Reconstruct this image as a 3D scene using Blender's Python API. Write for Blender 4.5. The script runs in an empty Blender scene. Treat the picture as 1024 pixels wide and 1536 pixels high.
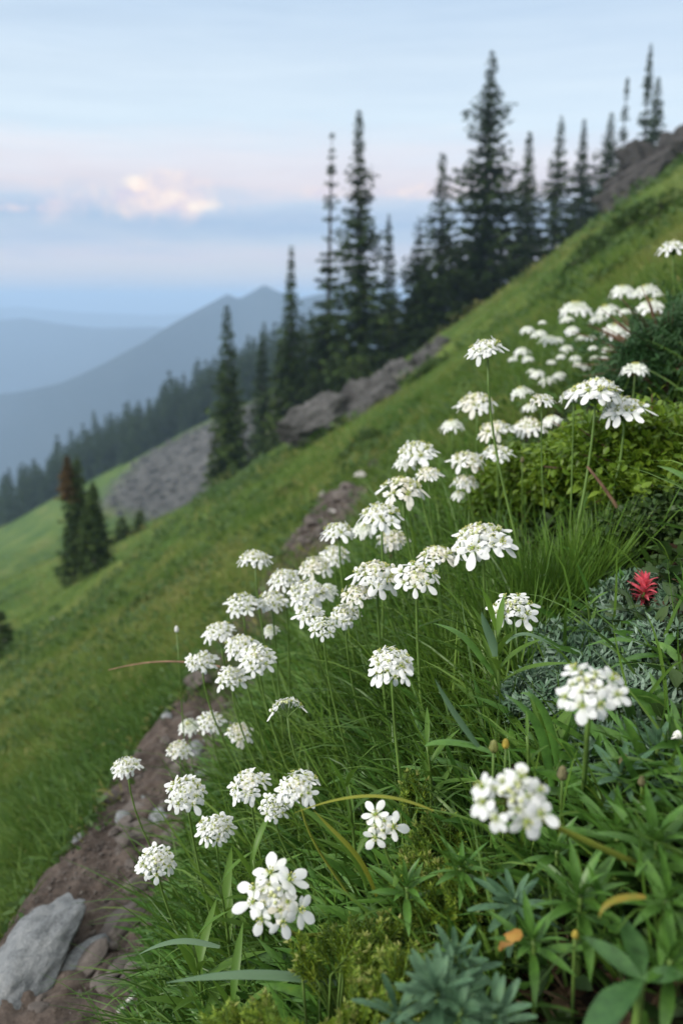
import bpy, math, random
import numpy as np
from mathutils import Vector, Matrix, Euler

S = bpy.context.scene
COL = S.collection
RN = random.Random(11)
RG = np.random.default_rng(11)
PI = math.pi

# ---------------------------------------------------------------- camera
FPX, CU, CV = 1195.0, 512.0, 768.0          # the photograph's pixel frame
PITCH = math.radians(15.1)
CP, SP = math.cos(PITCH), math.sin(PITCH)

def ray(u, v):
    x = (u - CU) / FPX; w = (CV - v) / FPX
    return np.array([x, CP + w * SP, -SP + w * CP])

def P(u, v, t):
    return ray(u, v) * t

def project(p):
    p = np.asarray(p, float)
    d = p[..., 1] * CP - p[..., 2] * SP
    w = (p[..., 1] * SP + p[..., 2] * CP) / np.maximum(d, 1e-6)
    return CU + FPX * p[..., 0] / np.maximum(d, 1e-6), CV - FPX * w, d

cam = bpy.data.cameras.new('camera')
cam.lens = 28; cam.sensor_fit = 'VERTICAL'; cam.sensor_height = 36; cam.sensor_width = 24
cam.clip_start = 0.02; cam.clip_end = 60000
cam.dof.use_dof = True; cam.dof.focus_distance = 0.80; cam.dof.aperture_fstop = 4.6
co = bpy.data.objects.new('camera', cam); COL.objects.link(co)
co.rotation_euler = (PI / 2 - PITCH, 0, 0)
S.camera = co

# ---------------------------------------------------------------- helpers
def lin(c):
    return tuple(((x / 255) / 12.92 if x / 255 <= .04045 else ((x / 255 + .055) / 1.055) ** 2.4) for x in c)

def sstep(a, b, x):
    t = np.clip((np.asarray(x, float) - a) / (b - a), 0, 1)
    return t * t * (3 - 2 * t)

def _h(ix, iy, iz):
    n = (ix * 374761393 + iy * 668265263 + iz * 2147483647 * 3) & 0xffffffff
    n = ((n ^ (n >> 13)) * 1274126177) & 0xffffffff
    n = ((n ^ (n >> 15)) * 2246822519) & 0xffffffff
    return ((n ^ (n >> 16)) & 0xffffff) / float(0xffffff)

def vnoise(x, y, z=0.0):
    x, y, z = np.broadcast_arrays(np.asarray(x, float), np.asarray(y, float), np.asarray(z, float))
    ix, iy, iz = np.floor(x).astype(np.int64), np.floor(y).astype(np.int64), np.floor(z).astype(np.int64)
    fx, fy, fz = x - ix, y - iy, z - iz
    fx, fy, fz = fx * fx * (3 - 2 * fx), fy * fy * (3 - 2 * fy), fz * fz * (3 - 2 * fz)
    r = 0
    for a in (0, 1):
        for b in (0, 1):
            for c in (0, 1):
                r = r + _h(ix + a, iy + b, iz + c) * (fx if a else 1 - fx) * (fy if b else 1 - fy) * (fz if c else 1 - fz)
    return r * 2 - 1

def fbm(x, y, z=0.0, o=4):
    r = 0; a = 1; s = 0
    for k in range(o):
        r = r + a * vnoise(np.asarray(x) * 2 ** k + 17.3 * k, np.asarray(y) * 2 ** k + 5.1 * k, np.asarray(z) * 2 ** k + 3.7 * k); s += a; a *= .5
    return r / s

# the hillside: height of the ground at a place
HC = 0.65
def trail_x(y):
    return np.interp(y, [-2, .5, .98, 1.30, 1.62, 1.98, 3.2, 4.8, 7, 12], [-.45, -.42, -.44, -.47, -.43, -.39, -.20, .035, .3, .8])

def ground(x, y):
    x = np.asarray(x, float); y = np.asarray(y, float)
    yk = np.where(y > 0, y, .3 * y)
    r = np.sqrt(x * x + y * y)
    d = x - trail_x(y)
    near = 1 - sstep(7, 12, y)
    xl = x + 9 + 1.5 * fbm(y * .03, y * 0 + 2.5, 0, 2)
    p1 = .70 * x + .30 * 2 * np.logaddexp(0, -xl / 2) - .12 * yk - HC      # it eases into a broad meadow below
    w = (1 - sstep(.11, .27, np.abs(d))) * near
    p1 = p1 - .58 * d * w - .02 * w
    p1 = p1 + .15 * sstep(.10, .65, d) * (1 - sstep(2.5, 8, y))
    p1 = p1 + .03 * fbm(x * 3.1, y * 3.1, 0, 3) * (1 - w) * sstep(.3, 1, r)
    p1 = p1 + sstep(4, 20, r) * (.62 * fbm(x * .22, y * .12, 1.5, 4) + .24 * fbm(x * .7, y * .45, 6.5, 3))
    p1 = p1 + .13 * 3 * np.logaddexp(0, (x - 13) / 3) * sstep(15, 40, y)
    p2 = -23 + np.where(x < -20, .5, .2) * (x + 20) + 1.2 * fbm(x * .05, y * .05, 9, 3)
    s = sstep(50, 195, y)
    z = p1 * (1 - s) + p2 * s - 15 * np.sin(PI * s) * sstep(-52, -22, x) * (1 - .8 * sstep(12, 28, x))
    z = z - .5 * np.maximum(y - 235, 0)
    z = np.where(y < -60, z - .4 * (-60 - y), z)
    top = 26 + 1.0 * fbm(x * .05, y * .05, 3, 3)                 # the slope rounds off out of frame above
    k = 4.0
    z = -k * np.logaddexp(-z / k, -top / k)
    vf = -300 + 14 * fbm(x * .0016, y * .0016, 4, 4)               # valley floor
    k = 12.0
    z = k * np.logaddexp(z / k, vf / k)
    return z

def hit(u, v, off=0.0, t0=.25, t1=400):
    d = ray(u, v)
    ts = np.exp(np.linspace(math.log(t0), math.log(t1), 900))
    f = d[2] * ts - ground(d[0] * ts, d[1] * ts) - off
    k = np.argmax(f < 0)
    if f[k] >= 0: return None
    a, b = ts[max(k - 1, 0)], ts[k]
    for _ in range(24):
        m = .5 * (a + b)
        if d[2] * m - float(ground(d[0] * m, d[1] * m)) - off < 0: b = m
        else: a = m
    return d * b

def gpt(u, v, t):
    """the ground right under the point at pixel (u, v), t metres deep"""
    p = P(u, v, t)
    return np.array([p[0], p[1], float(ground(p[0], p[1]))])

# ---------------------------------------------------------------- meshes
def mesh(name, V, faces, mats, smooth=True, mi=None, attrs=None):
    """V (n,3); faces: list of (m,k) index arrays"""
    me = bpy.data.meshes.new(name)
    V = np.asarray(V, np.float32).reshape(-1, 3)
    faces = [np.asarray(f, np.int32) for f in faces if len(f)]
    li = np.concatenate([f.ravel() for f in faces])
    tot = np.concatenate([np.full(len(f), f.shape[1], np.int32) for f in faces])
    st = np.concatenate([[0], np.cumsum(tot)[:-1]]).astype(np.int32)
    me.vertices.add(len(V)); me.vertices.foreach_set('co', V.ravel())
    me.loops.add(len(li)); me.loops.foreach_set('vertex_index', li)
    me.polygons.add(len(tot)); me.polygons.foreach_set('loop_start', st); me.polygons.foreach_set('loop_total', tot)
    me.polygons.foreach_set('use_smooth', np.full(len(tot), smooth, bool))
    for m in (mats if isinstance(mats, (list, tuple)) else [mats]): me.materials.append(m)
    if mi is not None: me.polygons.foreach_set('material_index', np.asarray(mi, np.int32))
    for an, av in (attrs or {}).items():
        a = me.attributes.new(an, 'FLOAT', 'POINT'); a.data.foreach_set('value', np.asarray(av, np.float32))
    me.update(); me.validate()
    return me

def link(name, me, parent=None, loc=None, mat=None):
    o = bpy.data.objects.new(name, me); COL.objects.link(o)
    if parent is not None: o.parent = parent
    if loc is not None: o.location = loc
    if mat is not None: o.matrix_basis = mat
    return o

def tag(o, label, cat, group=None):
    o['label'] = label; o['category'] = cat
    if group: o['group'] = group
    return o

def thing(name, label, cat, loc=(0, 0, 0), group=None, rot=None):
    o = bpy.data.objects.new(name, None); COL.objects.link(o); o.location = tuple(float(q) for q in loc)
    o.empty_display_size = .05
    if rot is not None: o.rotation_euler = rot
    return tag(o, label, cat, group)

def struct(name, me, kind='structure'):
    o = link(name, me); o['kind'] = kind
    return o

class MB:
    def __init__(s): s.V = []; s.Q = []; s.T = []; s.n = 0; s.mq = []; s.mt = []
    def add(s, V, Q=None, T=None, m=0):
        V = np.asarray(V, float).reshape(-1, 3)
        if Q is not None and len(Q): q = np.asarray(Q) + s.n; s.Q.append(q); s.mq.append(np.full(len(q), m))
        if T is not None and len(T): t = np.asarray(T) + s.n; s.T.append(t); s.mt.append(np.full(len(t), m))
        s.V.append(V); s.n += len(V); return s
    def mesh(s, name, mats, smooth=True, off=None):
        V = np.concatenate(s.V)
        if off is not None: V = V - np.asarray(off)
        fs = []; mi = []
        if s.Q: fs.append(np.concatenate(s.Q)); mi.append(np.concatenate(s.mq))
        if s.T: fs.append(np.concatenate(s.T)); mi.append(np.concatenate(s.mt))
        return mesh(name, V, fs, mats, smooth, np.concatenate(mi))

def nrm(a):
    a = np.asarray(a, float)
    return a / np.maximum(np.linalg.norm(a, axis=-1, keepdims=True), 1e-9)

def blades(B, D, L, W, droop, K, prof, side=None, fold=0.0, wave=0.0, rg=RG):
    """N leaves: base B, direction D, length L, width W, droop (bend down by droop*L at the tip), K segments, width profile
    prof (K+1). fold > 0 gives a keel (three points across). Returns V, quads."""
    B = np.asarray(B, float).reshape(-1, 3); N = len(B)
    D = nrm(np.broadcast_to(D, (N, 3))); L = np.broadcast_to(L, (N,)); W = np.broadcast_to(W, (N,)); droop = np.broadcast_to(droop, (N,))
    s = np.linspace(0, 1, K + 1)
    if side is None:
        a = rg.uniform(0, 2 * PI, N)
        rv = np.stack([np.cos(a), np.sin(a), np.zeros(N)], 1)
        side = rv - D * np.sum(rv * D, 1, keepdims=True)
    side = nrm(side)
    sp = B[:, None] + D[:, None] * (L[:, None] * s)[..., None]
    sp[..., 2] -= (droop * L)[:, None] * s ** 2
    if wave:
        ph = rg.uniform(0, 6, N)
        sp = sp + side[:, None] * (wave * L[:, None] * (np.sin(ph[:, None] + s * 4) - np.sin(ph)[:, None]))[..., None]
    hw = (.5 * W[:, None] * np.asarray(prof))[..., None] * side[:, None]
    if fold:
        tn = nrm(np.gradient(sp, axis=1)); nr = np.cross(tn, side[:, None])
        up = fold * (.5 * W[:, None] * np.asarray(prof))[..., None] * nr
        V = np.stack([sp - hw + up, sp, sp + hw + up], 2); c = 3
    else:
        V = np.stack([sp - hw, sp + hw], 2); c = 2
    base = (np.arange(N) * (K + 1) * c)[:, None, None] + (np.arange(K) * c)[None, :, None] + np.arange(c - 1)[None, None, :]
    Q = np.stack([base, base + 1, base + c + 1, base + c], -1).reshape(-1, 4)
    return V.reshape(-1, 3), Q

def tube(pts, rad, n=6, cap=True):
    pts = np.asarray(pts, float); m = len(pts); rad = np.broadcast_to(rad, (m,))
    tn = nrm(np.gradient(pts, axis=0))
    ref = np.array([0, 0, 1.]) if abs(tn[:, 2]).mean() < .9 else np.array([1., 0, 0])
    a = nrm(np.cross(tn, ref)); b = np.cross(tn, a)
    th = np.linspace(0, 2 * PI, n, endpoint=False)
    V = pts[:, None] + rad[:, None, None] * (np.cos(th)[None, :, None] * a[:, None] + np.sin(th)[None, :, None] * b[:, None])
    i, j = np.meshgrid(np.arange(m - 1), np.arange(n), indexing='ij')
    Q = np.stack([i * n + j, i * n + (j + 1) % n, (i + 1) * n + (j + 1) % n, (i + 1) * n + j], -1).reshape(-1, 4)
    V = V.reshape(-1, 3); T = []
    if cap:
        V = np.concatenate([V, pts[-1:]]); e = (m - 1) * n
        T = [[e + k, e + (k + 1) % n, m * n] for k in range(n)]
    return V, Q, T

def bez(a, b, c, d, n=10):
    t = np.linspace(0, 1, n)[:, None]
    a, b, c, d = (np.asarray(q, float) for q in (a, b, c, d))
    return (1 - t) ** 3 * a + 3 * (1 - t) ** 2 * t * b + 3 * (1 - t) * t * t * c + t ** 3 * d

# ---------------------------------------------------------------- materials
def new_mat(name):
    m = bpy.data.materials.new(name); m.use_nodes = True
    nt = m.node_tree; nt.nodes.clear()
    return m, nt, nt.nodes.new, nt.links.new

def ramp(nt, stops, fac):
    r = nt.nodes.new('ShaderNodeValToRGB'); e = r.color_ramp.elements
    while len(e) > 1: e.remove(e[-1])
    e[0].position, e[0].color = stops[0][0], (*stops[0][1], 1)
    for p, c in stops[1:]: q = e.new(p); q.color = (*c, 1)
    nt.links.new(fac, r.inputs[0]); return r.outputs[0]

def leaf_mat(name, cols, rough=.55, trans=.25, spec=.35, nscale=3.0, namt=.5, bump=0.0, mott=0.0):
    """foliage: colour differs from leaf to leaf (random per island) and in drifts across the place"""
    m, nt, N, Lk = new_mat(name)
    out = N('ShaderNodeOutputMaterial'); b = N('ShaderNodeBsdfPrincipled')
    g = N('ShaderNodeNewGeometry'); tc = N('ShaderNodeTexCoord')
    no = N('ShaderNodeTexNoise'); no.inputs['Scale'].default_value = nscale; no.inputs['Detail'].default_value = 3
    Lk(g.outputs['Position'], no.inputs['Vector'])
    mx = N('ShaderNodeMath'); mx.operation = 'MULTIPLY_ADD'; mx.inputs[1].default_value = 1 - namt
    ms = N('ShaderNodeMapRange'); ms.inputs['From Min'].default_value = .3; ms.inputs['From Max'].default_value = .7
    ms.inputs['To Min'].default_value = 0; ms.inputs['To Max'].default_value = namt
    Lk(no.outputs['Fac'], ms.inputs['Value']); Lk(g.outputs['Random Per Island'], mx.inputs[0]); Lk(ms.outputs[0], mx.inputs[2])
    n = len(cols)
    c = ramp(nt, [(i / (n - 1), q) for i, q in enumerate(cols)], mx.outputs[0])
    if mott:                                            # blotches and dried spots on the blade
        q1 = N('ShaderNodeTexNoise'); q1.inputs['Scale'].default_value = 130; q1.inputs['Detail'].default_value = 6; q1.inputs['Roughness'].default_value = .65; Lk(g.outputs['Position'], q1.inputs['Vector'])
        mr = ramp(nt, [(.30, (.45, .45, .42)), (.5, (.95, .97, .95)), (.66, (1.35, 1.25, 1.1)), (.74, (1.9, 1.15, .7))], q1.outputs['Fac'])
        mm = N('ShaderNodeMix'); mm.data_type = 'RGBA'; mm.blend_type = 'MULTIPLY'; mm.inputs['Factor'].default_value = mott; Lk(c, mm.inputs[6]); Lk(mr, mm.inputs[7]); c = mm.outputs[2]
    Lk(c, b.inputs['Base Color']); b.inputs['Roughness'].default_value = rough; b.inputs['Specular IOR Level'].default_value = spec
    if trans:
        t = N('ShaderNodeBsdfTranslucent'); h = N('ShaderNodeHueSaturation'); h.inputs['Value'].default_value = 1.2; h.inputs['Hue'].default_value = .485
        Lk(c, h.inputs['Color']); Lk(h.outputs[0], t.inputs['Color'])
        mi = N('ShaderNodeMixShader'); mi.inputs[0].default_value = trans
        Lk(b.outputs[0], mi.inputs[1]); Lk(t.outputs[0], mi.inputs[2]); Lk(mi.outputs[0], out.inputs['Surface'])
    else: Lk(b.outputs[0], out.inputs['Surface'])
    if bump:
        n2 = N('ShaderNodeTexNoise'); n2.inputs['Scale'].default_value = 700; Lk(g.outputs['Position'], n2.inputs['Vector'])
        bp = N('ShaderNodeBump'); bp.inputs['Strength'].default_value = bump; bp.inputs['Distance'].default_value = .001
        Lk(n2.outputs['Fac'], bp.inputs['Height']); Lk(bp.outputs[0], b.inputs['Normal'])
    return m

def rock_mat(name, cols, scale=6.0, bump=.6, dist=.02, rough=.85):
    m, nt, N, Lk = new_mat(name)
    out = N('ShaderNodeOutputMaterial'); b = N('ShaderNodeBsdfPrincipled'); tc = N('ShaderNodeNewGeometry')
    n1 = N('ShaderNodeTexNoise'); n1.inputs['Scale'].default_value = scale; n1.inputs['Detail'].default_value = 9; n1.inputs['Roughness'].default_value = .65
    n1.inputs['Distortion'].default_value = .6
    n2 = N('ShaderNodeTexNoise'); n2.inputs['Scale'].default_value = scale * 7; n2.inputs['Detail'].default_value = 6; n2.inputs['Roughness'].default_value = .7
    for q in (n1, n2): Lk(tc.outputs['Position'], q.inputs['Vector'])
    a = N('ShaderNodeMath'); a.operation = 'MULTIPLY_ADD'; a.inputs[1].default_value = .6; Lk(n1.outputs['Fac'], a.inputs[0])
    k = N('ShaderNodeMath'); k.operation = 'MULTIPLY'; k.inputs[1].default_value = .4; Lk(n2.outputs['Fac'], k.inputs[0]); Lk(k.outputs[0], a.inputs[2])
    n = len(cols)
    Lk(ramp(nt, [(.3 + .4 * i / (n - 1), q) for i, q in enumerate(cols)], a.outputs[0]), b.inputs['Base Color'])
    bp = N('ShaderNodeBump'); bp.inputs['Strength'].default_value = bump; bp.inputs['Distance'].default_value = dist
    Lk(a.outputs[0], bp.inputs['Height']); Lk(bp.outputs[0], b.inputs['Normal'])
    b.inputs['Roughness'].default_value = rough; b.inputs['Specular IOR Level'].default_value = .3
    Lk(b.outputs[0], out.inputs['Surface'])
    return m

def plain_mat(name, col, rough=.6, spec=.3, var=.25, scale=60):
    m, nt, N, Lk = new_mat(name)
    out = N('ShaderNodeOutputMaterial'); b = N('ShaderNodeBsdfPrincipled'); g = N('ShaderNodeNewGeometry')
    n1 = N('ShaderNodeTexNoise'); n1.inputs['Scale'].default_value = scale; n1.inputs['Detail'].default_value = 4; Lk(g.outputs['Position'], n1.inputs['Vector'])
    Lk(ramp(nt, [(.3, tuple(c * (1 - var) for c in col)), (.7, tuple(c * (1 + var) for c in col))], n1.outputs['Fac']), b.inputs['Base Color'])
    b.inputs['Roughness'].default_value = rough; b.inputs['Specular IOR Level'].default_value = spec
    Lk(b.outputs[0], out.inputs['Surface'])
    return m
# ================================================================ sky, sun, haze
SUN_EL, SUN_AZ = math.radians(26), math.radians(-118)      # azimuth from +Y (the view) towards +X; behind and to the left
W = bpy.data.worlds.new('World'); S.world = W; W.use_nodes = True
nt = W.node_tree; nt.nodes.clear(); N = nt.nodes.new; Lk = nt.links.new
wo = N('ShaderNodeOutputWorld'); bg = N('ShaderNodeBackground'); Lk(bg.outputs[0], wo.inputs[0])
BGS = .10
bg.inputs['Strength'].default_value = BGS
sky = N('ShaderNodeTexSky'); sky.sky_type = 'NISHITA'; sky.sun_disc = False
sky.sun_elevation = SUN_EL; sky.sun_rotation = SUN_AZ; sky.altitude = 1500; sky.air_density = 1.0; sky.dust_density = 1.0; sky.ozone_density = 1.5
tc = N('ShaderNodeTexCoord'); sx = N('ShaderNodeSeparateXYZ'); Lk(tc.outputs['Generated'], sx.inputs[0])
def wm(op, a, b=None, c=None, clamp=False):
    q = N('ShaderNodeMath'); q.operation = op; q.use_clamp = clamp
    for i, v in enumerate((a, b, c)):
        if v is None: continue
        if isinstance(v, (int, float)): q.inputs[i].default_value = v
        else: Lk(v, q.inputs[i])
    return q.outputs[0]
def wnoise(scale, sc, detail=5, rough=.55, off=(0, 0, 0), dist=0):
    mp = N('ShaderNodeMapping'); mp.inputs['Scale'].default_value = sc; mp.inputs['Location'].default_value = off
    Lk(tc.outputs['Generated'], mp.inputs['Vector'])
    q = N('ShaderNodeTexNoise'); q.inputs['Scale'].default_value = scale; q.inputs['Detail'].default_value = detail; q.inputs['Roughness'].default_value = rough
    q.inputs['Distortion'].default_value = dist
    Lk(mp.outputs[0], q.inputs['Vector']); return q.outputs['Fac']
def wmix(f, a, b):
    q = N('ShaderNodeMix'); q.data_type = 'RGBA'; Lk(f, q.inputs['Factor'])
    for k, v in ((6, a), (7, b)):
        if isinstance(v, tuple): q.inputs[k].default_value = (*v, 1)
        else: Lk(v, q.inputs[k])
    return q.outputs[2]
EX = 1.16 / BGS / 2 ** .6            # the veil's colours are given as the photograph shows them
def sc(c, k=1.0): return tuple(x * EX * k for x in lin(c))
z = sx.outputs['Z']
n1 = wnoise(2.2, (1, 1, 9), 6, .55)
n2 = wnoise(3.0, (1.2, 1.2, 16), 6, .6, (3, 1, 2))
n3 = wnoise(9, (1, 1, 5), 8, .65, (4, 9, 2), .5)
zz = wm('ADD', wm('ADD', z, wm('MULTIPLY', wm('SUBTRACT', n1, .5), .060)), wm('MULTIPLY', wm('SUBTRACT', n3, .5), .034))
stops = [(.0, (190, 198, 214)), (.03, (204, 206, 216)), (.048, (206, 207, 220)), (.066, (186, 200, 220)), (.088, (166, 188, 216)), (.108, (190, 204, 224)),
         (.128, (222, 216, 224)), (.150, (226, 226, 234)), (.182, (214, 230, 242)), (.24, (210, 226, 240)), (.30, (196, 216, 236))]
veil = ramp(nt, [(p / .3, tuple(x * .999 for x in lin(c))) for p, c in stops], wm('DIVIDE', zz, .3))
vs = N('ShaderNodeVectorMath'); vs.operation = 'SCALE'; vs.inputs['Scale'].default_value = EX; Lk(veil, vs.inputs[0])
veil = vs.outputs[0]
# thin high cloud veils the blue; it thins overhead
cover = wm('MULTIPLY_ADD', wm('SUBTRACT', n2, .5), .45, wm('MULTIPLY_ADD', z, -.45, .97), clamp=True)
col = wmix(cover, sky.outputs[0], veil)
# extra bright cloud added overhead, out of the frame, to light the scene
sky_fill = wm('MULTIPLY', wm('SMOOTH_MIN', wm('MAXIMUM', wm('MULTIPLY_ADD', z, 2.2, -.75), 0), 1, .3), wm('MULTIPLY_ADD', n2, .6, .6), clamp=True)
col = wmix(sky_fill, col, tuple(q * EX * 1.75 for q in (.84, .83, .79)))
# one lit cumulus bank low over the valley, its lobes ragged
def cumulus(az, zc, ra, rz, seed, amp, scale=30):
    az = math.radians(az)
    dx = wm('SUBTRACT', wm('ARCTAN2', sx.outputs['X'], sx.outputs['Y']), az); dz = wm('SUBTRACT', z, zc)
    e = wm('SQRT', wm('ADD', wm('POWER', wm('DIVIDE', dx, ra), 2), wm('POWER', wm('DIVIDE', dz, rz), 2)))
    nn = wnoise(scale, (1, 1, 1.4), 9, .62, (seed, 0, 0), .3)
    f = wm('ADD', wm('SUBTRACT', 1, e), wm('MULTIPLY', wm('SUBTRACT', nn, .5), amp))
    q = N('ShaderNodeMapRange'); q.interpolation_type = 'SMOOTHSTEP'; Lk(f, q.inputs['Value']); q.inputs['From Min'].default_value = -.05; q.inputs['From Max'].default_value = .75
    return q.outputs[0]
lobe = wnoise(34, (1, 1, 1.3), 8, .62, (7, 2, 1))
lr = N('ShaderNodeMapRange'); Lk(lobe, lr.inputs['Value']); lr.inputs['From Min'].default_value = .36; lr.inputs['From Max'].default_value = .64
pink = wmix(lr.outputs[0], sc((214, 204, 220)), sc((255, 232, 220)))
warm = wmix(lr.outputs[0], sc((250, 226, 216)), sc((255, 246, 234)))
band = N('ShaderNodeMapRange'); band.interpolation_type = 'SMOOTHSTEP'
for a, k, c in (((-12.5, .106, .130, .026, 2, 3.4, 11), .50, pink), ((-12.2, .106, .062, .021, 5, 2.8, 26), .62, pink), ((-13.4, .124, .022, .012, 3, 2.2, 36), .85, warm), ((-11.4, .112, .030, .011, 21, 2.6, 40), .6, warm), ((-9.2, .102, .024, .009, 8, 2.6, 40), .65, warm), ((-20.8, .096, .055, .011, 12, 3.6, 34), .60, pink), ((4, .118, .16, .012, 15, 3.2, 10), .5, pink)):
    f = cumulus(*a); col = wmix(wm('MULTIPLY', f, k, clamp=True), col, c)
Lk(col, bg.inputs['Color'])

sun = bpy.data.lights.new('sun', 'SUN'); sun.energy = 2.2; sun.angle = math.radians(14); sun.color = (1, .93, .84)
so = bpy.data.objects.new('sun', sun); COL.objects.link(so)
sd = Vector((math.sin(SUN_AZ) * math.cos(SUN_EL), math.cos(SUN_AZ) * math.cos(SUN_EL), math.sin(SUN_EL)))
so.rotation_euler = sd.to_track_quat('Z', 'Y').to_euler(); so.location = (0, 0, 20)

S.view_settings.view_transform = 'Standard'; S.view_settings.look = 'None'; S.view_settings.exposure = 0.6; S.view_settings.gamma = 1
S.cycles.max_bounces = 6; S.cycles.diffuse_bounces = 3; S.cycles.glossy_bounces = 2; S.cycles.transmission_bounces = 3; S.cycles.volume_bounces = 1
S.cycles.transparent_max_bounces = 8; S.cycles.use_denoising = True; S.cycles.sample_clamp_indirect = 6
S.cycles.caustics_reflective = False; S.cycles.caustics_refractive = False

# the air over the valley
m, nt, N, Lk = new_mat('haze_air')
vo = N('ShaderNodeVolumePrincipled'); out = N('ShaderNodeOutputMaterial'); Lk(vo.outputs[0], out.inputs['Volume'])
vo.inputs['Color'].default_value = (.51, .70, .95, 1); vo.inputs['Density'].default_value = 5e-4; vo.inputs['Anisotropy'].default_value = 0.0
HB = 13500; ZT, ZB = 36.0, -325.0
Vb = [(sx_ * HB, sy_ * HB, zz_) for zz_ in (ZB, ZT) for sx_, sy_ in ((-1, -1), (1, -1), (1, 1), (-1, 1))]
struct('haze', mesh('haze', Vb, [[(0, 3, 2, 1), (4, 5, 6, 7), (0, 1, 5, 4), (1, 2, 6, 5), (2, 3, 7, 6), (3, 0, 4, 7)]], m, False), 'stuff')

# ================================================================ ground
rr = np.exp(np.linspace(math.log(.12), math.log(12500), 330))
front = np.radians(np.linspace(-44, 44, 300)); back = np.radians(np.linspace(44, 316, 70)[1:-1])
az = np.concatenate([front, back])
R, A = np.meshgrid(rr, az, indexing='ij')
X, Y = R * np.sin(A), R * np.cos(A)
Z = ground(X, Y)
nr, na = R.shape
i, j = np.meshgrid(np.arange(nr - 1), np.arange(na), indexing='ij')
Q = np.stack([i * na + j, (i + 1) * na + j, (i + 1) * na + (j + 1) % na, i * na + (j + 1) % na], -1).reshape(-1, 4)
Vg = np.stack([X, Y, Z], -1).reshape(-1, 3)
c0 = len(Vg); Vg = np.concatenate([Vg, [[0, 0, float(ground(0, 0))]]])
T = [[c0, k, (k + 1) % na] for k in range(na)]
gx, gy = Vg[:, 0], Vg[:, 1]
# the scree face below the far wood: a band across the next spur
def scree_w(x, y):
    e = fbm(x * .06, y * .06, 2, 3) * 10
    return sstep(-52, -44, x + .5 * e) * (1 - sstep(-6, 6, x)) * sstep(132, 146, y + e) * (1 - sstep(183, 192, y + e * .5))
scree = scree_w(gx, gy)
soil = (1 - sstep(.18, .30, np.abs(gx - .04 - trail_x(gy)) + .05 * fbm(gx * 8, gy * 8, 0, 2))) * (1 - sstep(4.9, 5.4, gy))
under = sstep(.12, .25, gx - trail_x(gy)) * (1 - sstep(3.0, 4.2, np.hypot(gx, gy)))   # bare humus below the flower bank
wood = np.maximum(sstep(200, 215, gy), sstep(260, 330, np.hypot(gx, gy)))
m, nt, N, Lk = new_mat('hillside_ground')
out = N('ShaderNodeOutputMaterial'); b = N('ShaderNodeBsdfPrincipled'); Lk(b.outputs[0], out.inputs['Surface'])
g = N('ShaderNodeNewGeometry')
def gn(s, d=5, r=.6, v=None):
    q = N('ShaderNodeTexNoise'); q.inputs['Scale'].default_value = s; q.inputs['Detail'].default_value = d; q.inputs['Roughness'].default_value = r
    Lk(v or g.outputs['Position'], q.inputs['Vector']); return q.outputs['Fac']
mp = N('ShaderNodeMapping'); mp.inputs['Scale'].default_value = (1, .35, 1); mp.inputs['Rotation'].default_value = (0, 0, .5); Lk(g.outputs['Position'], mp.inputs[0])
def gmix(f, a, b_, t='MIX'):
    q = N('ShaderNodeMix'); q.data_type = 'RGBA'; q.blend_type = t
    if isinstance(f, float): q.inputs['Factor'].default_value = f
    else: Lk(f, q.inputs['Factor'])
    for k, v in ((6, a), (7, b_)):
        if isinstance(v, tuple): q.inputs[k].default_value = (*v, 1)
        else: Lk(v, q.inputs[k])
    return q.outputs[2]
def attr(nm):
    q = N('ShaderNodeAttribute'); q.attribute_name = nm; return q.outputs['Fac']
big = ramp(nt, [(.25, (.028, .066, .014)), (.42, (.060, .115, .022)), (.55, (.105, .158, .032)), (.68, (.160, .180, .050)), (.80, (.120, .105, .048))], gn(.22, 8, .68, mp.outputs[0]))
fine = ramp(nt, [(.3, (.35, .42, .3)), (.6, (1, 1, 1)), (.75, (1.5, 1.35, 1.1))], gn(2.2, 8, .7))
turf = gmix(.8, big, fine, 'MULTIPLY')
soilc = ramp(nt, [(.3, (.034, .027, .022)), (.5, (.080, .062, .050)), (.7, (.135, .112, .096))], gn(14, 8, .7))
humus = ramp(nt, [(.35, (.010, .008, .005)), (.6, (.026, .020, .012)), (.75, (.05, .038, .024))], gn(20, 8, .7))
scrc = ramp(nt, [(.32, (.026, .024, .023)), (.5, (.076, .075, .073)), (.68, (.16, .158, .155))], gn(.55, 10, .75))
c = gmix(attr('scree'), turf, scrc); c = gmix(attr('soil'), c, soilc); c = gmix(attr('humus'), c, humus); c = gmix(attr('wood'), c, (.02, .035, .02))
Lk(c, b.inputs['Base Color']); b.inputs['Roughness'].default_value = .95; b.inputs['Specular IOR Level'].default_value = .1
bp = N('ShaderNodeBump'); bp.inputs['Strength'].default_value = .7; bp.inputs['Distance'].default_value = .12
Lk(gn(3.0, 9, .75), bp.inputs['Height']); Lk(bp.outputs[0], b.inputs['Normal'])
struct('ground', mesh('ground', Vg, [Q, T], m, True, None, dict(scree=scree, soil=soil, humus=under, wood=wood)))

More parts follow.
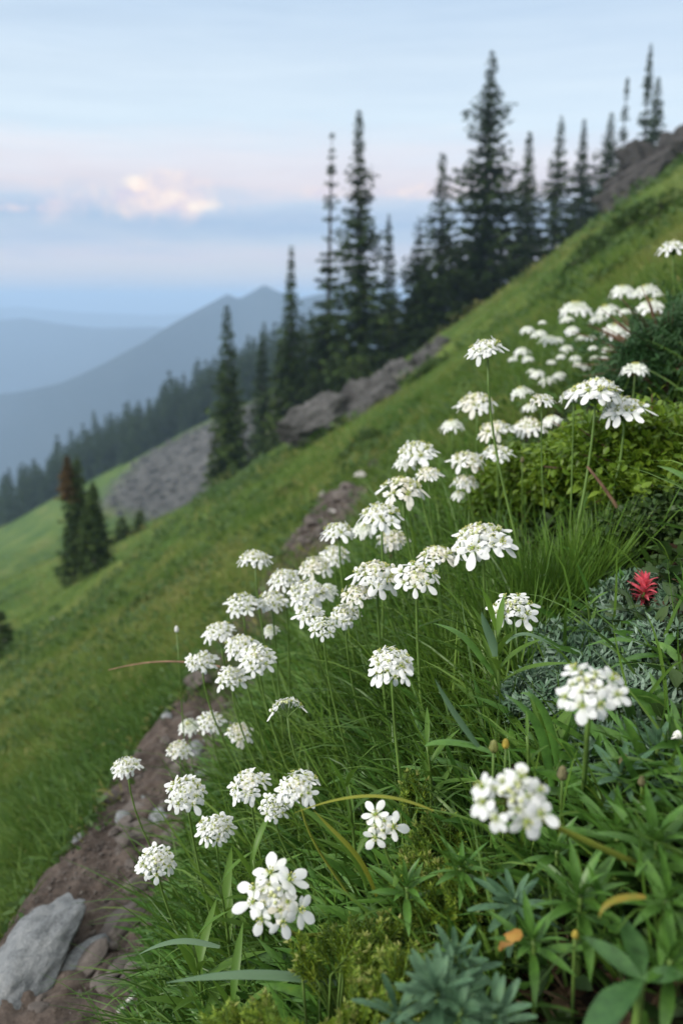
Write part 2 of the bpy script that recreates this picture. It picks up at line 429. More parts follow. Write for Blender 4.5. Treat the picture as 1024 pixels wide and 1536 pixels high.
# ---------------------------------------------------------------- far mountains, real ridges kilometres away
mt = rock_mat('mountain_forest', [(.006, .013, .014), (.011, .021, .021), (.030, .036, .036)], .012, .5, 8)
def ridge(name, prof, dist, depth, seed, rough):
    """prof: crest as pixels of the photograph; the crest stands dist metres away; the flanks run down depth metres either side"""
    us = np.linspace(prof[0][0], prof[-1][0], 190)
    vs_ = np.interp(us, [p[0] for p in prof], [p[1] for p in prof])
    ys = np.linspace(-1, 1, 61)
    V = []
    for u, v in zip(us, vs_):
        cr = P(u, v, dist)
        for s in ys:
            y = cr[1] + s * depth + 120 * math.sin(u * .013 + seed); x = cr[0] * (y / cr[1])
            h = (cr[2] + 318) * (1 - abs(s)) ** 1.15 - 318
            V.append((x, y, h, cr[2] + 318, s))
    V = np.array(V)
    sp = rough * V[:, 3] * fbm(V[:, 0] * .0035, V[:, 1] * .0035, seed, 5) * np.minimum(1, np.abs(V[:, 4]) * 5 + .22)
    gul = -.16 * V[:, 3] * np.abs(fbm(V[:, 0] * .006, V[:, 1] * .0012, seed + 3, 3)) * np.sin(PI * np.abs(V[:, 4]))
    V = np.stack([V[:, 0], V[:, 1], np.maximum(V[:, 2] + sp + gul, -322)], 1)
    n = len(ys); i, j = np.meshgrid(np.arange(len(us) - 1), np.arange(n - 1), indexing='ij')
    Q = np.stack([i * n + j, (i + 1) * n + j, (i + 1) * n + j + 1, i * n + j + 1], -1).reshape(-1, 4)
    return struct(name, mesh(name, V, [Q], mt, True))
ridge('mountain', [(-420, 640), (-60, 606), (20, 588), (90, 566), (160, 536), (215, 511), (262, 484), (300, 463), (322, 451), (341, 440), (358, 448), (376, 438), (396, 425), (416, 436), (445, 449), (480, 441), (520, 436), (560, 447), (640, 462), (760, 480), (900, 520)], 1500, 400, 3, .05)
ridge('far_hills', [(-700, 500), (-300, 486), (-140, 492), (-20, 484), (40, 478), (90, 486), (150, 491), (235, 489), (300, 500), (420, 492), (560, 480), (900, 484), (1300, 480)], 2600, 500, 8, .05)
ridge('farthest_hills', [(-900, 470), (-300, 462), (-60, 466), (30, 460), (120, 468), (230, 472), (420, 466), (700, 470), (1300, 466)], 4600, 700, 15, .05)
# ================================================================ conifers
M_CROWN = leaf_mat('fir_needles', [(.012, .026, .007), (.026, .050, .011), (.046, .078, .016), (.075, .110, .022)], .75, .08, .15, .5, .45)
M_CROWN_B = leaf_mat('fir_needles_blue', [(.011, .024, .009), (.022, .044, .015), (.038, .067, .022), (.060, .092, .030)], .75, .08, .15, .5, .45)
M_BROWN = leaf_mat('dead_needles', [(.040, .040, .014), (.080, .056, .022), (.125, .074, .030)], .8, .08, .1, .8, .4)
M_BARK = rock_mat('fir_bark', [(.020, .016, .014), (.05, .042, .036), (.09, .08, .07)], 5, .5, .03)

def crown_mesh(seed, H, W, n_lv, per=6, power=.8, gap=.08, bare=None, low=.03, lean=(0, 0), size=1.0, hi=1.0, lobes=0):
    """needle sprays on whorled limbs; W the width at the foot; bare=(from, to, keep) strips part of the stem"""
    rs = random.Random(seed)
    B, D, L, Wd, Dr = [], [], [], [], []
    limbs = MB()
    for k in range(n_lv):
        f = (k + rs.random()) / n_lv
        if f > hi: continue
        h = H * (low + (1 - low) * f)
        rad = .5 * W * ((1 - f) ** (power + .18 * (f > .6)) * rs.uniform(.72, 1.18) + .015)
        if lobes: rad *= 1 + .30 * math.sin(f * lobes + seed)
        if bare and bare[0] < f < bare[1]:
            if rs.random() > bare[2]: continue
            rad *= .75
        ax, ay = lean[0] * f * H, lean[1] * f * H
        nb = per + rs.randint(-1, 1)
        a0 = rs.uniform(0, 6.28)
        for b_ in range(nb):
            if rs.random() < gap: continue
            az_ = a0 + b_ * 2 * PI / nb + rs.uniform(-.35, .35)
            ln = rad * rs.uniform(.6, 1.15)
            sl = -.42 + .95 * f + rs.uniform(-.12, .12)
            dx, dy = math.cos(az_), math.sin(az_)
            tip = (ax + dx * ln, ay + dy * ln, h + sl * ln)
            if ln > .5 and rs.random() < .4:
                v, q, t = tube([(ax, ay, h), tip], [.035 * H / 15, .01], 4, False); limbs.add(v, q)
            m_ = max(2, int(ln / (.26 * size)) + 1)
            for j in range(m_):
                s = (j + rs.uniform(.1, .9)) / m_
                sag = -.10 * ln * math.sin(PI * s)
                px, py, pz = ax + dx * ln * s, ay + dy * ln * s, h + sl * ln * s + sag
                for e in range(4 if s > .25 else 3):
                    sa = az_ + rs.choice((-1, 1)) * rs.uniform(.2, 1.1)
                    B.append((px, py, pz)); D.append((math.cos(sa), math.sin(sa), rs.uniform(-.65, .25) + .3 * f))
                    L.append(size * rs.uniform(.28, .60) * (.30 + .70 * (1 - f) ** .7)); Wd.append(L[-1] * rs.uniform(.42, .70)); Dr.append(rs.uniform(.05, .35))
    for k in range(int(H * 5)):                       # short growth on the leader
        f = rs.uniform(.75, 1.0)
        if f > hi: continue
        a = rs.uniform(0, 6.28)
        B.append((lean[0] * f * H, lean[1] * f * H, H * f)); D.append((math.cos(a), math.sin(a), .9)); L.append(size * rs.uniform(.12, .24) * (1.15 - f)/.25 *.6); Wd.append(L[-1] * .35); Dr.append(.1)
    V, Q = blades(B, D, L, Wd, Dr, 2, [.30, 1, .06], rg=np.random.default_rng(seed))
    mb = MB().add(V, Q)
    return mb, limbs

def trunk_mesh(H, lean=(0, 0), rad=None):
    r = rad or .011 * H
    f = np.linspace(0, 1, 9)
    pts = np.stack([lean[0] * f * H, lean[1] * f * H, -.4 + (H + .4) * f], 1)
    return tube(pts, r * (1 - f) ** .8 + .008 + .5 * r * np.maximum(0, .12 - f) / .12, 8)

def conifer(name, label, base, top, t, wpx, seed, group='conifers along the crest of the slope', mat=None, **kw):
    pb = P(base[0], base[1], t); pt = ray(top[0], top[1]); pt = pt * (pb[1] / pt[1])      # the top stands plumb over the foot
    bx, by = pb[0], pb[1]; bz = float(ground(bx, by))
    bz = min(bz, pb[2] + .4)
    H = pt[2] - bz; Wm = 1.28 * wpx * t / FPX
    lean = ((pt[0] - bx) / H, 0)
    o = thing(name, label, 'tree', (bx, by, bz), group)
    n_lv = kw.pop('n_lv', int(H * 6.0))
    mb, limbs = crown_mesh(seed, H, Wm, n_lv, lean=lean, **kw)
    link('crown', mb.mesh('crown', mat or M_CROWN), o)
    tb = MB(); v, q, tr = trunk_mesh(H, lean); tb.add(v, q, tr)
    if limbs.n: tb.add(np.concatenate(limbs.V), np.concatenate(limbs.Q))
    link('trunk', tb.mesh('trunk', M_BARK), o)
    return o, H, Wm, lean

CON = [
 # label, base px, top px, distance, width px, options
 ('slim dark spire fir standing alone at the head of the scree', (345, 712), (340, 458), 50, 58, dict(power=.62, gap=.05)),
 ('short soft fir between the lone spire and the tall pointed one', (393, 668), (393, 498), 58, 40, dict(power=.7)),
 ('very narrow pointed fir with a needle thin top above the mountain', (434, 645), (437, 370), 54, 62, dict(power=.95, gap=.06)),
 ('small half hidden fir behind the narrow pointed fir', (462, 625), (455, 470), 64, 44, dict(power=.7)),
 ('gaunt tall conifer with a nearly bare ragged top and dark skirt', (488, 605), (498, 198), 55, 66, dict(power=.75, bare=(.36, .97, .40), gap=.12)),
 ('tall full spire fir next to the gaunt bare topped one', (540, 590), (538, 164), 52, 96, dict(power=.78, lobes=30)),
 ('thin lone spire in the gap behind the tall full fir', (583, 540), (583, 322), 60, 34, dict(power=.6, gap=.1)),
 ('low bent fir leaning over the gap in the dense stand', (624, 520), (630, 330), 53, 74, dict(power=.55, gap=.14, lobes=14)),
 ('open shaggy fir just below the largest fir', (656, 480), (664, 228), 56, 92, dict(power=.72, gap=.16, lobes=19)),
 ('largest fir, broad and shaggy with gaps in its crown', (724, 430), (738, 76), 58, 132, dict(power=.70, gap=.14, lobes=24, size=1.15)),
 ('slender fir on the skyline just above the largest fir', (790, 360), (794, 196), 62, 56, dict(power=.7, lobes=18)),
 ('crooked thin conifer with a tufted top beyond the slender fir', (834, 315), (842, 174), 66, 46, dict(power=.5, gap=.22, lobes=15)),
 ('small even cone shaped fir below the rocks', (873, 285), (876, 178), 70, 50, dict(power=.8)),
 ('bushy short fir at the foot of the dark rocks', (912, 240), (917, 168), 74, 54, dict(power=.6)),
 ('thin bare spire rising out of the rocks', (934, 215), (941, 116), 76, 34, dict(power=.7, bare=(.4, .9, .6), gap=.15)),
 ('topmost pointed conifer on the skyline by the high rocks', (970, 185), (976, 66), 78, 46, dict(power=.8, bare=(.45, .75, .5), gap=.15)),
 ('squat dark tree touching the topmost conifer', (986, 175), (987, 116), 76, 36, dict(power=.45)),
]
for k, (lb, b_, t_, d_, w_, kw) in enumerate(CON):
    conifer('fir_tree', lb, b_, t_, d_, w_, 100 + k, mat=M_CROWN_B if k in (1, 3, 6, 12) else None, **kw)
# the fir of two heads below on the meadow, its taller head dying back
o, H, Wm, ln = conifer('fir_tree', 'squat meadow fir with a rusty brown dying top', (117, 868), (116, 684), 33, 50, 140, group='conifers on the lower meadow', power=.62, gap=.03, hi=1.0, size=.60, n_lv=44, per=9)
mb, lm = crown_mesh(141, H, Wm * .46, 44, per=6, power=.62, low=.70, gap=.12, size=.5)
bt = link('brown_top', mb.mesh('brown_top', M_BROWN), o); bt['label'] = 'rusty brown dying top'
conifer('fir_tree', 'shorter green fir growing against the brown topped fir', (141, 866), (139, 722), 32.5, 50, 142, group='conifers on the lower meadow', power=.6, gap=.03, size=.58, n_lv=50, per=9)
# young firs that fill the foot of the stand
YF = [((470, 620), (470, 560), 52, 50), ((512, 600), (514, 500), 53, 70), ((566, 560), (566, 478), 54, 70), ((598, 525), (600, 438), 56, 66), ((640, 495), (640, 402), 55, 70),
      ((686, 460), (684, 350), 55, 74), ((706, 440), (704, 330), 60, 60), ((757, 400), (756, 300), 59, 66), ((776, 378), (774, 312), 58, 56), ((812, 345), (812, 285), 62, 52), ((853, 305), (856, 255), 66, 50),
      ((893, 262), (893, 222), 70, 44), ((412, 655), (412, 585), 56, 40), ((540, 585), (543, 540), 50, 60), ((620, 505), (622, 455), 52, 56), ((668, 470), (668, 420), 53, 60), ((740, 412), (740, 372), 56, 60)]
for k, (b_, t_, d_, w_) in enumerate(YF):
    conifer('young_fir', 'low dense young fir in the dark foot of the conifer stand', b_, t_, d_, w_, 200 + k, group='young firs filling the foot of the stand', power=.5, gap=.02, n_lv=14, per=8)
for k, (b_, t_, w_, lb) in enumerate([((183, 812), (182, 776), 26, 'small round dark fir seedling below the scree, nearer the brown topped fir'), ((208, 795), (210, 764), 20, 'small upright fir seedling at the lower edge of the scree'),
        ((2, 946), (0, 914), 22, 'small dark fir cut by the edge of the photo low on the meadow')]):
    conifer('fir_seedling', lb, b_, t_, 45 if k < 2 else 16, w_, 240 + k, group='conifers on the lower meadow', power=.5, gap=.02, n_lv=10, per=8, size=.7 if k < 2 else .4)

# the wood on the next spur: individuals from four stems
FP = []
for k in range(4):
    mb, lm = crown_mesh(300 + k, 12.0, 4.8 + .5 * k, 26, per=7, power=.65 + .05 * k, gap=.06, size=1.9)
    v, q, tr = trunk_mesh(12.0)
    FP.append((mb.mesh('crown', M_CROWN_B), MB().add(v, q, tr).mesh('trunk', M_BARK)))
rs = random.Random(5)
cand = []
for row, y0 in enumerate((196, 203, 211, 222, 236)):
    x = -104 + rs.uniform(0, 3)
    while x < 4:
        cand.append((x + rs.uniform(-.8, .8), y0 + rs.uniform(-3, 3), row)); x += rs.uniform(1.9, 3.3) + .3 * row
for x, y, row in cand:
    k = rs.randrange(4); hz = float(ground(x, y)); s = rs.uniform(.75, 1.15) * (1.0 + .10 * row) * (.82 + .25 * (x + 104) / 108)
    u, v, d_ = project((x, y, hz + 6))
    if not (-25 < u < 500): continue
    o = thing('far_conifer', 'hazy conifer in the packed wood across the next spur', 'tree', (x, y, hz), 'conifers of the wood on the next spur', (0, 0, rs.uniform(0, 6.28)))
    o.scale = (s * rs.uniform(.85, 1.15), s * rs.uniform(.85, 1.15), s)
    link('crown', FP[k][0], o); link('trunk', FP[k][1], o)

# ================================================================ rock
def sphere(sub):
    import bmesh
    bm = bmesh.new(); bmesh.ops.create_icosphere(bm, subdivisions=sub, radius=1)
    V = np.array([v.co[:] for v in bm.verts]); T = np.array([[v.index for v in f.verts] for f in bm.faces]); bm.free()
    return V, T
SPH = {k: sphere(k) for k in (1, 2, 3, 4, 5)}
def rock(seed, dims, sub=4, cuts=9, rough=.10, freq=1.6, depth=(.55, .9)):
    """a boulder: a ball planed by random cuts, then weathered"""
    V, T = SPH[sub]; V = V.copy(); r = np.random.default_rng(seed)
    for _ in range(cuts):
        n = nrm(r.normal(size=3)); d = r.uniform(*depth)
        e = V @ n - d; V = V - np.where(e > 0, e, 0)[:, None] * n * .92
    sc_ = 1 + rough * fbm(V[:, 0] * freq + seed, V[:, 1] * freq, V[:, 2] * freq, 5)
    V = V * sc_[:, None] * np.asarray(dims)
    return V, T
def rotm(rx, ry, rz): return np.array(Euler((rx, ry, rz)).to_matrix())

M_ROCKD = rock_mat('ledge_rock', [(.025, .025, .025), (.066, .066, .065), (.132, .131, .129), (.225, .223, .22)], 1.3, 1.0, .3)
M_ROCKU = rock_mat('high_rock', [(.022, .021, .021), (.048, .045, .044), (.098, .093, .092)], .8, .8, .15)
def outcrop(name, label, pts, seed, mat, blocks, spread=.0, flat=.6):
    """pts: (u, v, t, size m) blocks along a ledge; all joined by weathering into one outcrop"""
    r = random.Random(seed); c = None; o = None
    for (u, v, t, s) in pts:
        g_ = hit(u, v, 0, 5, 120)
        if g_ is None: g_ = gpt(u, v, t)
        if o is None: c = g_; o = thing(name, label, 'rock', c, 'rock outcrops on the slope')
        for b_ in range(blocks):
            V, T = rock(r.randrange(10 ** 6), (s * r.uniform(.4, 1.0), s * r.uniform(.4, .8), s * flat * r.uniform(.4, 1.2)), 5, 16, .42, 3.4, (.4, .85))
            V = V @ rotm(r.uniform(-.4, .4), -.55 + r.uniform(-.4, .4), r.uniform(-.8, .8)).T
            off = np.array([r.uniform(-1, 1) * s, r.uniform(-.5, .5) * s, 0]); p = g_ + off; p[2] = float(ground(p[0], p[1])) + s * flat * r.uniform(-.15, .25)
            link('boulder', mesh('boulder', V, [T], mat, False), o, tuple(p - c))
    return o
outcrop('rock_outcrop', 'grey rock ledge breaking through the grass below the conifer stand', [(508, 638, 43, .7), (522, 628, 43, .95), (540, 614, 43, 1.1), (562, 598, 43.5, 1.15), (585, 582, 44, 1.05), (606, 564, 44, .85), (628, 547, 45, .65), (650, 528, 46, .5), (668, 510, 47, .35)], 3, M_ROCKD, 4)
outcrop('rock_outcrop', 'dark rock mass on the skyline high up the slope', [(892, 282, 62, .8), (915, 268, 62, 1.2), (940, 256, 62, 1.6), (965, 246, 62, 2.0), (990, 238, 62, 2.4), (1020, 228, 62, 2.8), (1050, 215, 62, 3.2)], 4, M_ROCKU, 6, flat=.7)

# loose blocks of the scree face
M_SCREE = rock_mat('scree_rock', [(.032, .032, .031), (.076, .075, .073), (.143, .142, .139)], .7, .5, .1)
mb = MB(); r = np.random.default_rng(9); n = 0
tpl = [rock(900 + k, (1, .8, .6), 1, 4, .2) for k in range(8)]
while n < 1500:
    x, y = r.uniform(-62, 4), r.uniform(116, 190)
    if float(scree_w(x, y)) < r.random(): continue
    s = .15 + 1.0 * r.random() ** 6; V, T = tpl[n % 8]
    mb.add((V * s) @ rotm(*r.uniform(-3, 3, 3)).T + [x, y, float(ground(x, y)) + .05], None, T); n += 1
struct('scree', mb.mesh('scree', M_SCREE, False), 'stuff')

# ================================================================ flower heads: where they are (needed by the grass, which grows round them)
# u, v, width px, depth m, kind (full / open / few / small), turned to the viewer 0..1, label, stem foot px or None
FL = [
 (412, 1345, 112, .60, 'few', .80, 'lowest big white flower cluster, of wide open blossoms, just above the long pale blade', (560, 1400)),
 (572, 1239, 76, .66, 'two', .95, 'small round white head of a few wide blossoms under the arching yellow blade', (640, 1330)),
 (768, 1192, 140, .44, 'open', .62, 'largest white flower head, blurred, nearest to the viewer', (962, 1300)),
 (882, 1025, 122, .50, 'open', .42, 'big soft white flower head above the second blurred stem, below the red flower', (872, 1215)),
 (585, 990, 74, .74, 'full', .45, 'round white flower head alone in the middle of the dark grass', (618, 1150)),
 (428, 1058, 56, .80, 'half', .05, 'half open white head seen from the side, tipped over the grass edge', (560, 1140)),
 (767, 908, 68, .82, 'open', .35, 'ragged white head with a green hollow middle on the leafy stem', (745, 1060)),
 (448, 1174, 62, .72, 'full', .45, 'white head at the tip of the yellowish stem, with long petals at its upper side', (560, 1300)),
 (410, 1208, 48, .74, 'open', .55, 'small drooping white head hanging below the yellowish stem tip', (530, 1300)),
 (372, 1174, 62, .84, 'full', .40, 'round white head left of the yellowish stem tip, over the path edge', (420, 1300)),
 (322, 1241, 58, .86, 'full', .55, 'white head tilted towards the path above the lance leaves', (360, 1340)),
 (278, 1185, 62, .90, 'full', .50, 'large white head hanging over the bare dirt path', (330, 1330)),
 (234, 1291, 60, .84, 'full', .65, 'lowest white head leaning out over the dirt path', (320, 1380)),
 (190, 1146, 44, 1.02, 'full', .30, 'white head farthest out over the path on a long bare stem', (300, 1280)),
 (267, 1121, 38, 1.25, 'full', .30, 'small soft white head over the upper part of the path', (300, 1220)),
 (283, 1087, 32, 1.40, 'small', .30, 'smallest blurred white head where the path slips behind the flowers', None),
 (315, 1079, 42, 1.30, 'full', .30, 'blurred white head beside the smallest one at the bend of the path', None),
 (357, 1096, 44, 1.20, 'full', .35, 'soft white head at the grass edge, below the side turned half open head', None),
 (345, 1012, 46, 1.05, 'full', .45, 'white head at the bottom of the tight trio beside the dry stalk', (430, 1120)),
 (385, 984, 56, 1.02, 'full', .45, 'widest head of the tight trio beside the dry stalk', (460, 1110)),
 (359, 965, 50, 1.06, 'full', .35, 'topmost head of the tight trio beside the dry stalk', (440, 1100)),
 (301, 990, 46, 1.10, 'full', .45, 'white head just past the end of the dry stalk', (400, 1090)),
 (327, 944, 46, 1.12, 'full', .30, 'white head above the one at the end of the dry stalk', (430, 1060)),
 (362, 901, 48, 1.14, 'full', .30, 'white head on the outer edge midway between the trio and the stalked top head', (440, 1010)),
 (381, 833, 46, 1.18, 'full', .15, 'white head standing alone on a thin stem against the meadow', (440, 1000)),
 (406, 898, 46, 1.16, 'full', .30, 'white head just inside the outer edge, next to a browned bud', None),
 (425, 862, 48, 1.18, 'full', .20, 'white head heading the dense bank of bloom, below the stalked outlying head', None),
 (472, 845, 50, 1.30, 'full', .25, 'soft white head at the back of the dense bank of bloom', None),
 (500, 828, 46, 1.38, 'full', .25, 'blurred white head at the rear, behind the stem of the pointed edge head', None),
 (460, 884, 60, 1.08, 'full', .35, 'broad white head in the middle of the dense bank of bloom', None),
 (464, 918, 44, 1.00, 'full', .40, 'small crowded white head just below the broad middle head', None),
 (484, 936, 46, .94, 'open', .45, 'star like white head with long petals, lowest of the dense bank', (540, 1030)),
 (517, 918, 46, .96, 'full', .35, 'flat white head touching the star like one in the dense bank', None),
 (535, 887, 52, .94, 'full', .35, 'white head tucked below the largest creamy double head', None),
 (405, 943, 22, 1.20, 'small', .4, 'small half hidden white head in the grass below the outer edge heads', None),
 (491, 884, 30, 1.16, 'small', .4, 'small half hidden white head between the broad head and the creamy double head', None),
 (505, 791, 54, 1.15, 'full', .10, 'white head at the pointed outer edge with a green underside on a clear stem', (545, 890)),
 (545, 790, 34, 1.30, 'small', .2, 'partly hidden white head behind the pointed edge head', None),
 (567, 768, 68, 1.08, 'full', .15, 'domed white head with green middle on a clear straight stem', (572, 900)),
 (587, 804, 48, 1.18, 'full', .15, 'small cream white head in the shade under the domed one', None),
 (600, 727, 74, 1.12, 'full', .18, 'large creamy domed head below the topmost head of the row', (668, 830)),
 (641, 706, 40, 1.18, 'full', .12, 'small white head joined to the back of the large creamy dome', (672, 830)),
 (623, 671, 62, 1.22, 'full', .15, 'topmost white dome of the diagonal row', (690, 820)),
 (606, 690, 34, 1.26, 'small', .15, 'small white head clinging under the topmost dome of the row', None),
 (564, 857, 76, .94, 'full', .30, 'largest creamy double head in the dense bank of bloom', (590, 980)),
 (624, 862, 74, .90, 'few', .42, 'white head of few broad petalled blossoms beside the creamy double head', (640, 980)),
 (655, 829, 58, .98, 'full', .25, 'creamy white head leaning on the wide flat one', (690, 960)),
 (719, 802, 90, .96, 'full', .20, 'wide flat topped white head with large outer petals, central in the bank', (735, 960)),
 (728, 517, 60, 1.08, 'full', .02, 'single white head on the tallest stem, high above all others', (800, 810)),
 (893, 577, 84, 1.10, 'full', .02, 'widest white umbel on a tall stem before the dark bush', (858, 800)),
 (858, 588, 44, 1.14, 'full', .02, 'small white side umbel of the widest tall one', (857, 790)),
 (932, 606, 76, 1.12, 'full', .02, 'lower flat umbel on a tall stem beside the widest one', (895, 810)),
 (952, 549, 40, 1.45, 'small', .05, 'tilted soft white head behind the two wide umbels', (940, 660)),
 (812, 595, 38, 1.14, 'full', .00, 'creamy round head on a straight stem between the tallest and the widest', (826, 800)),
 (780, 584, 30, 1.60, 'small', .1, 'little soft white head behind the creamy round one', None),
 (714, 598, 58, 1.50, 'full', .05, 'flat soft white head at the top of the rear cluster', None),
 (677, 634, 34, 1.60, 'small', .1, 'outermost small soft head of the rear cluster against the grass slope', None),
 (740, 638, 48, 1.45, 'full', .1, 'round soft head crossed by the tallest stem', None),
 (792, 634, 56, 1.50, 'full', .0, 'low flat spray of white beneath the creamy round head', None),
 (826, 627, 32, 1.52, 'small', .0, 'small end piece of the low flat spray of white', None),
 (745, 674, 46, 1.35, 'full', .15, 'round white head with a greenish heart, low in the rear cluster', None),
 (700, 685, 52, 1.38, 'full', .15, 'large soft head at the lower outer side of the rear cluster', None),
 (697, 718, 40, 1.40, 'full', .2, 'white head hanging directly below the large soft one of the rear cluster', None),
 (687, 740, 22, 1.42, 'small', .2, 'tiny lowest white head of the rear cluster', None),
 (793, 608, 22, 1.7, 'small', .1, 'tiny white head peeping out beside the creamy round head', None),
 (1010, 367, 44, 1.7, 'full', .05, 'blurred white head at the photo edge, highest on the slope', None),
 (932, 432, 34, 2.4, 'small', .05, 'tilted blurred head topping the far cluster', None),
 (967, 432, 36, 2.4, 'small', .05, 'blurred head in the far cluster nearest to the photo edge, upper of two', None),
 (974, 455, 42, 2.3, 'small', .05, 'blurred head in the far cluster nearest to the photo edge, lower of two', None),
 (862, 458, 46, 2.4, 'small', .05, 'creamy blurred head with a browning middle in the far cluster', None),
 (908, 462, 38, 2.4, 'small', .05, 'blurred tilted head between the creamy one and the edge pair', None),
 (923, 490, 40, 2.3, 'small', .05, 'largest low blurred head of the far cluster above the dark bush', None),
]
FARL = 'tiny blurred white flower head in the loose far cluster on the upper slope'
_r = random.Random(77)
for (u, v, w) in [(895, 476, 24), (937, 465, 20), (857, 492, 22), (848, 477, 20), (790, 492, 22), (807, 498, 24), (822, 506, 26), (783, 524, 24), (792, 536, 18), (836, 508, 18), (768, 537, 14), (849, 520, 20), (858, 494, 18), (870, 505, 16),
                  (862, 535, 16), (878, 548, 18), (890, 535, 14), (910, 522, 18), (905, 535, 14), (884, 505, 14), (805, 558, 22), (820, 568, 24), (838, 560, 20), (812, 482, 12), (840, 533, 14), (866, 545, 14), (888, 520, 14), (826, 541, 14), (795, 555, 14), (937, 500, 16), (952, 440, 18), (985, 440, 16)]:
    FL.append((u, v, w, _r.uniform(2.1, 2.6), 'small', .05, FARL, None))
HU = np.array([f[0] for f in FL], float); HV = np.array([f[1] for f in FL], float); HW = np.array([f[2] for f in FL], float); HT = np.array([f[3] for f in FL], float)
# a few other things that the leaves leave room for: px, py, radius, depth
XTRA = np.array([(965, 882, 27, .95), (660, 1470, 70, .50), (770, 1345, 55, .55), (905, 1490, 70, .42), (465, 1480, 60, .60), (770, 745, 16, 1.05), (755, 650, 14, 1.05), (872, 690, 14, 1.1), (915, 700, 14, 1.1), (822, 690, 12, 1.1), (545, 1202, 24, .66), (640, 1200, 20, .66),
                 (360, 1466, 40, .62), (410, 1463, 30, .62), (300, 1470, 30, .62), (225, 993, 30, 1.0), (880, 1120, 18, .52), (860, 1245, 26, .47), (920, 1285, 26, .48), (480, 1382, 26, .62), (690, 1070, 40, .70)])
def clears(pts, slack=.62):
    """True for leaves none of whose points stands right before a flower head"""
    ok = np.ones(len(pts[0]), bool)
    for p in pts:
        u, v, d = project(p)
        for k in range(len(HU)):
            ok &= ~((d < HT[k] + .02) & ((u - HU[k]) ** 2 + ((v - HV[k]) * 1.1) ** 2 < (slack * HW[k]) ** 2))
        for q in XTRA:
            ok &= ~((d < q[3] + .01) & ((u - q[0]) ** 2 + (v - q[1]) ** 2 < q[2] ** 2))
    return ok

# ================================================================ the dirt path
M_DIRT = rock_mat('path_dirt', [(.020, .016, .014), (.056, .043, .036), (.100, .079, .067), (.20, .168, .145)], 16, 1.0, .012, .95)
ya = np.concatenate([np.linspace(.25, 2.6, 330), np.linspace(2.62, 5.15, 140)]); xa = np.linspace(-.27, .25, 70)
Yp, Xp = np.meshgrid(ya, xa, indexing='ij')
wob = .03 * fbm(Yp * 4, Xp * 0 + 3, 0, 3)
Xw = Xp * (1 + 0 * Yp) + trail_x(Yp) + wob
lump = .018 * fbm(Xw * 22, Yp * 22, 0, 4) + .016 * np.maximum(0, fbm(Xw * 45, Yp * 45, 5, 2)) + .014 * fbm(Xw * 6, Yp * 6, 2, 2)
edge = np.minimum(1, (.27 - np.abs(Xp)) / .07)
Zp = ground(Xw, Yp) + .004 + np.maximum(-.003, lump + .003) - .03 * (1 - np.clip(edge, 0, 1))
n = len(xa); i, j = np.meshgrid(np.arange(len(ya) - 1), np.arange(n - 1), indexing='ij')
struct('path', mesh('path', np.stack([Xw, Yp, Zp], -1).reshape(-1, 3), [np.stack([i * n + j, i * n + j + 1, (i + 1) * n + j + 1, (i + 1) * n + j], -1).reshape(-1, 4)], M_DIRT))

M_STONE = rock_mat('path_stone', [(.038, .042, .046), (.110, .120, .128), (.19, .204, .215), (.25, .26, .265), (.40, .41, .40)], 26, 1.0, .010)
M_STONEB = rock_mat('brown_stone', [(.050, .042, .038), (.098, .084, .076), (.16, .142, .13)], 22, .6, .006)
M_STONEW = rock_mat('pale_stone', [(.28, .26, .25), (.42, .40, .39), (.58, .56, .54)], 22, .4, .006)
def stone(label, u, v, dims, rz, seed, mat=M_STONE, tilt=(0, -.30), sink=.25, group='stones on the path', sub=5, cuts=10):
    g_ = hit(u, v, 0, .3, 250)
    V, T = rock(seed, dims, sub, cuts, .24, 2.2, (.5, .9))
    V = V @ rotm(tilt[0], tilt[1], rz).T
    o = link('stone', mesh('stone', V, [T], mat), None, (g_[0], g_[1], float(ground(g_[0], g_[1])) + dims[2] * (1 - sink) - .01))
    return tag(o, label, 'stone', group)
stone('big pale grey slab on the path, cut by the photo corner', 52, 1452, (.070, .150, .045), -.30, 21, tilt=(.1, -.12), cuts=6, sink=.35)
stone('long low brownish stone half buried beside the big slab', 172, 1398, (.034, .090, .020), -.42, 22, M_STONEB, sink=.4)
stone('flat grey stone near the middle of the path', 196, 1220, (.050, .055, .014), .3, 23, M_STONEB, sink=.3)
stone('pale blue grey stone at the flower side of the path', 236, 1232, (.022, .034, .022), .4, 24)
stone('grey stone beneath the large head that hangs over the path', 250, 1212, (.02, .03, .016), -.4, 25, M_STONEB)
stone('grey stone where the path narrows, beside the smallest blurred head', 296, 1128, (.030, .034, .022), .2, 26)
stone('weathered grey stone at the upper bend of the path', 300, 1032, (.05, .05, .04), .6, 27, M_STONEB)
stone('reddish stone under the low stone beside the slab', 200, 1450, (.022, .034, .012), .9, 28, M_STONEB, sink=.4)
stone('small white stone at the bottom edge of the path', 126, 1526, (.010, .012, .009), .2, 29, M_STONEW, sink=.1)
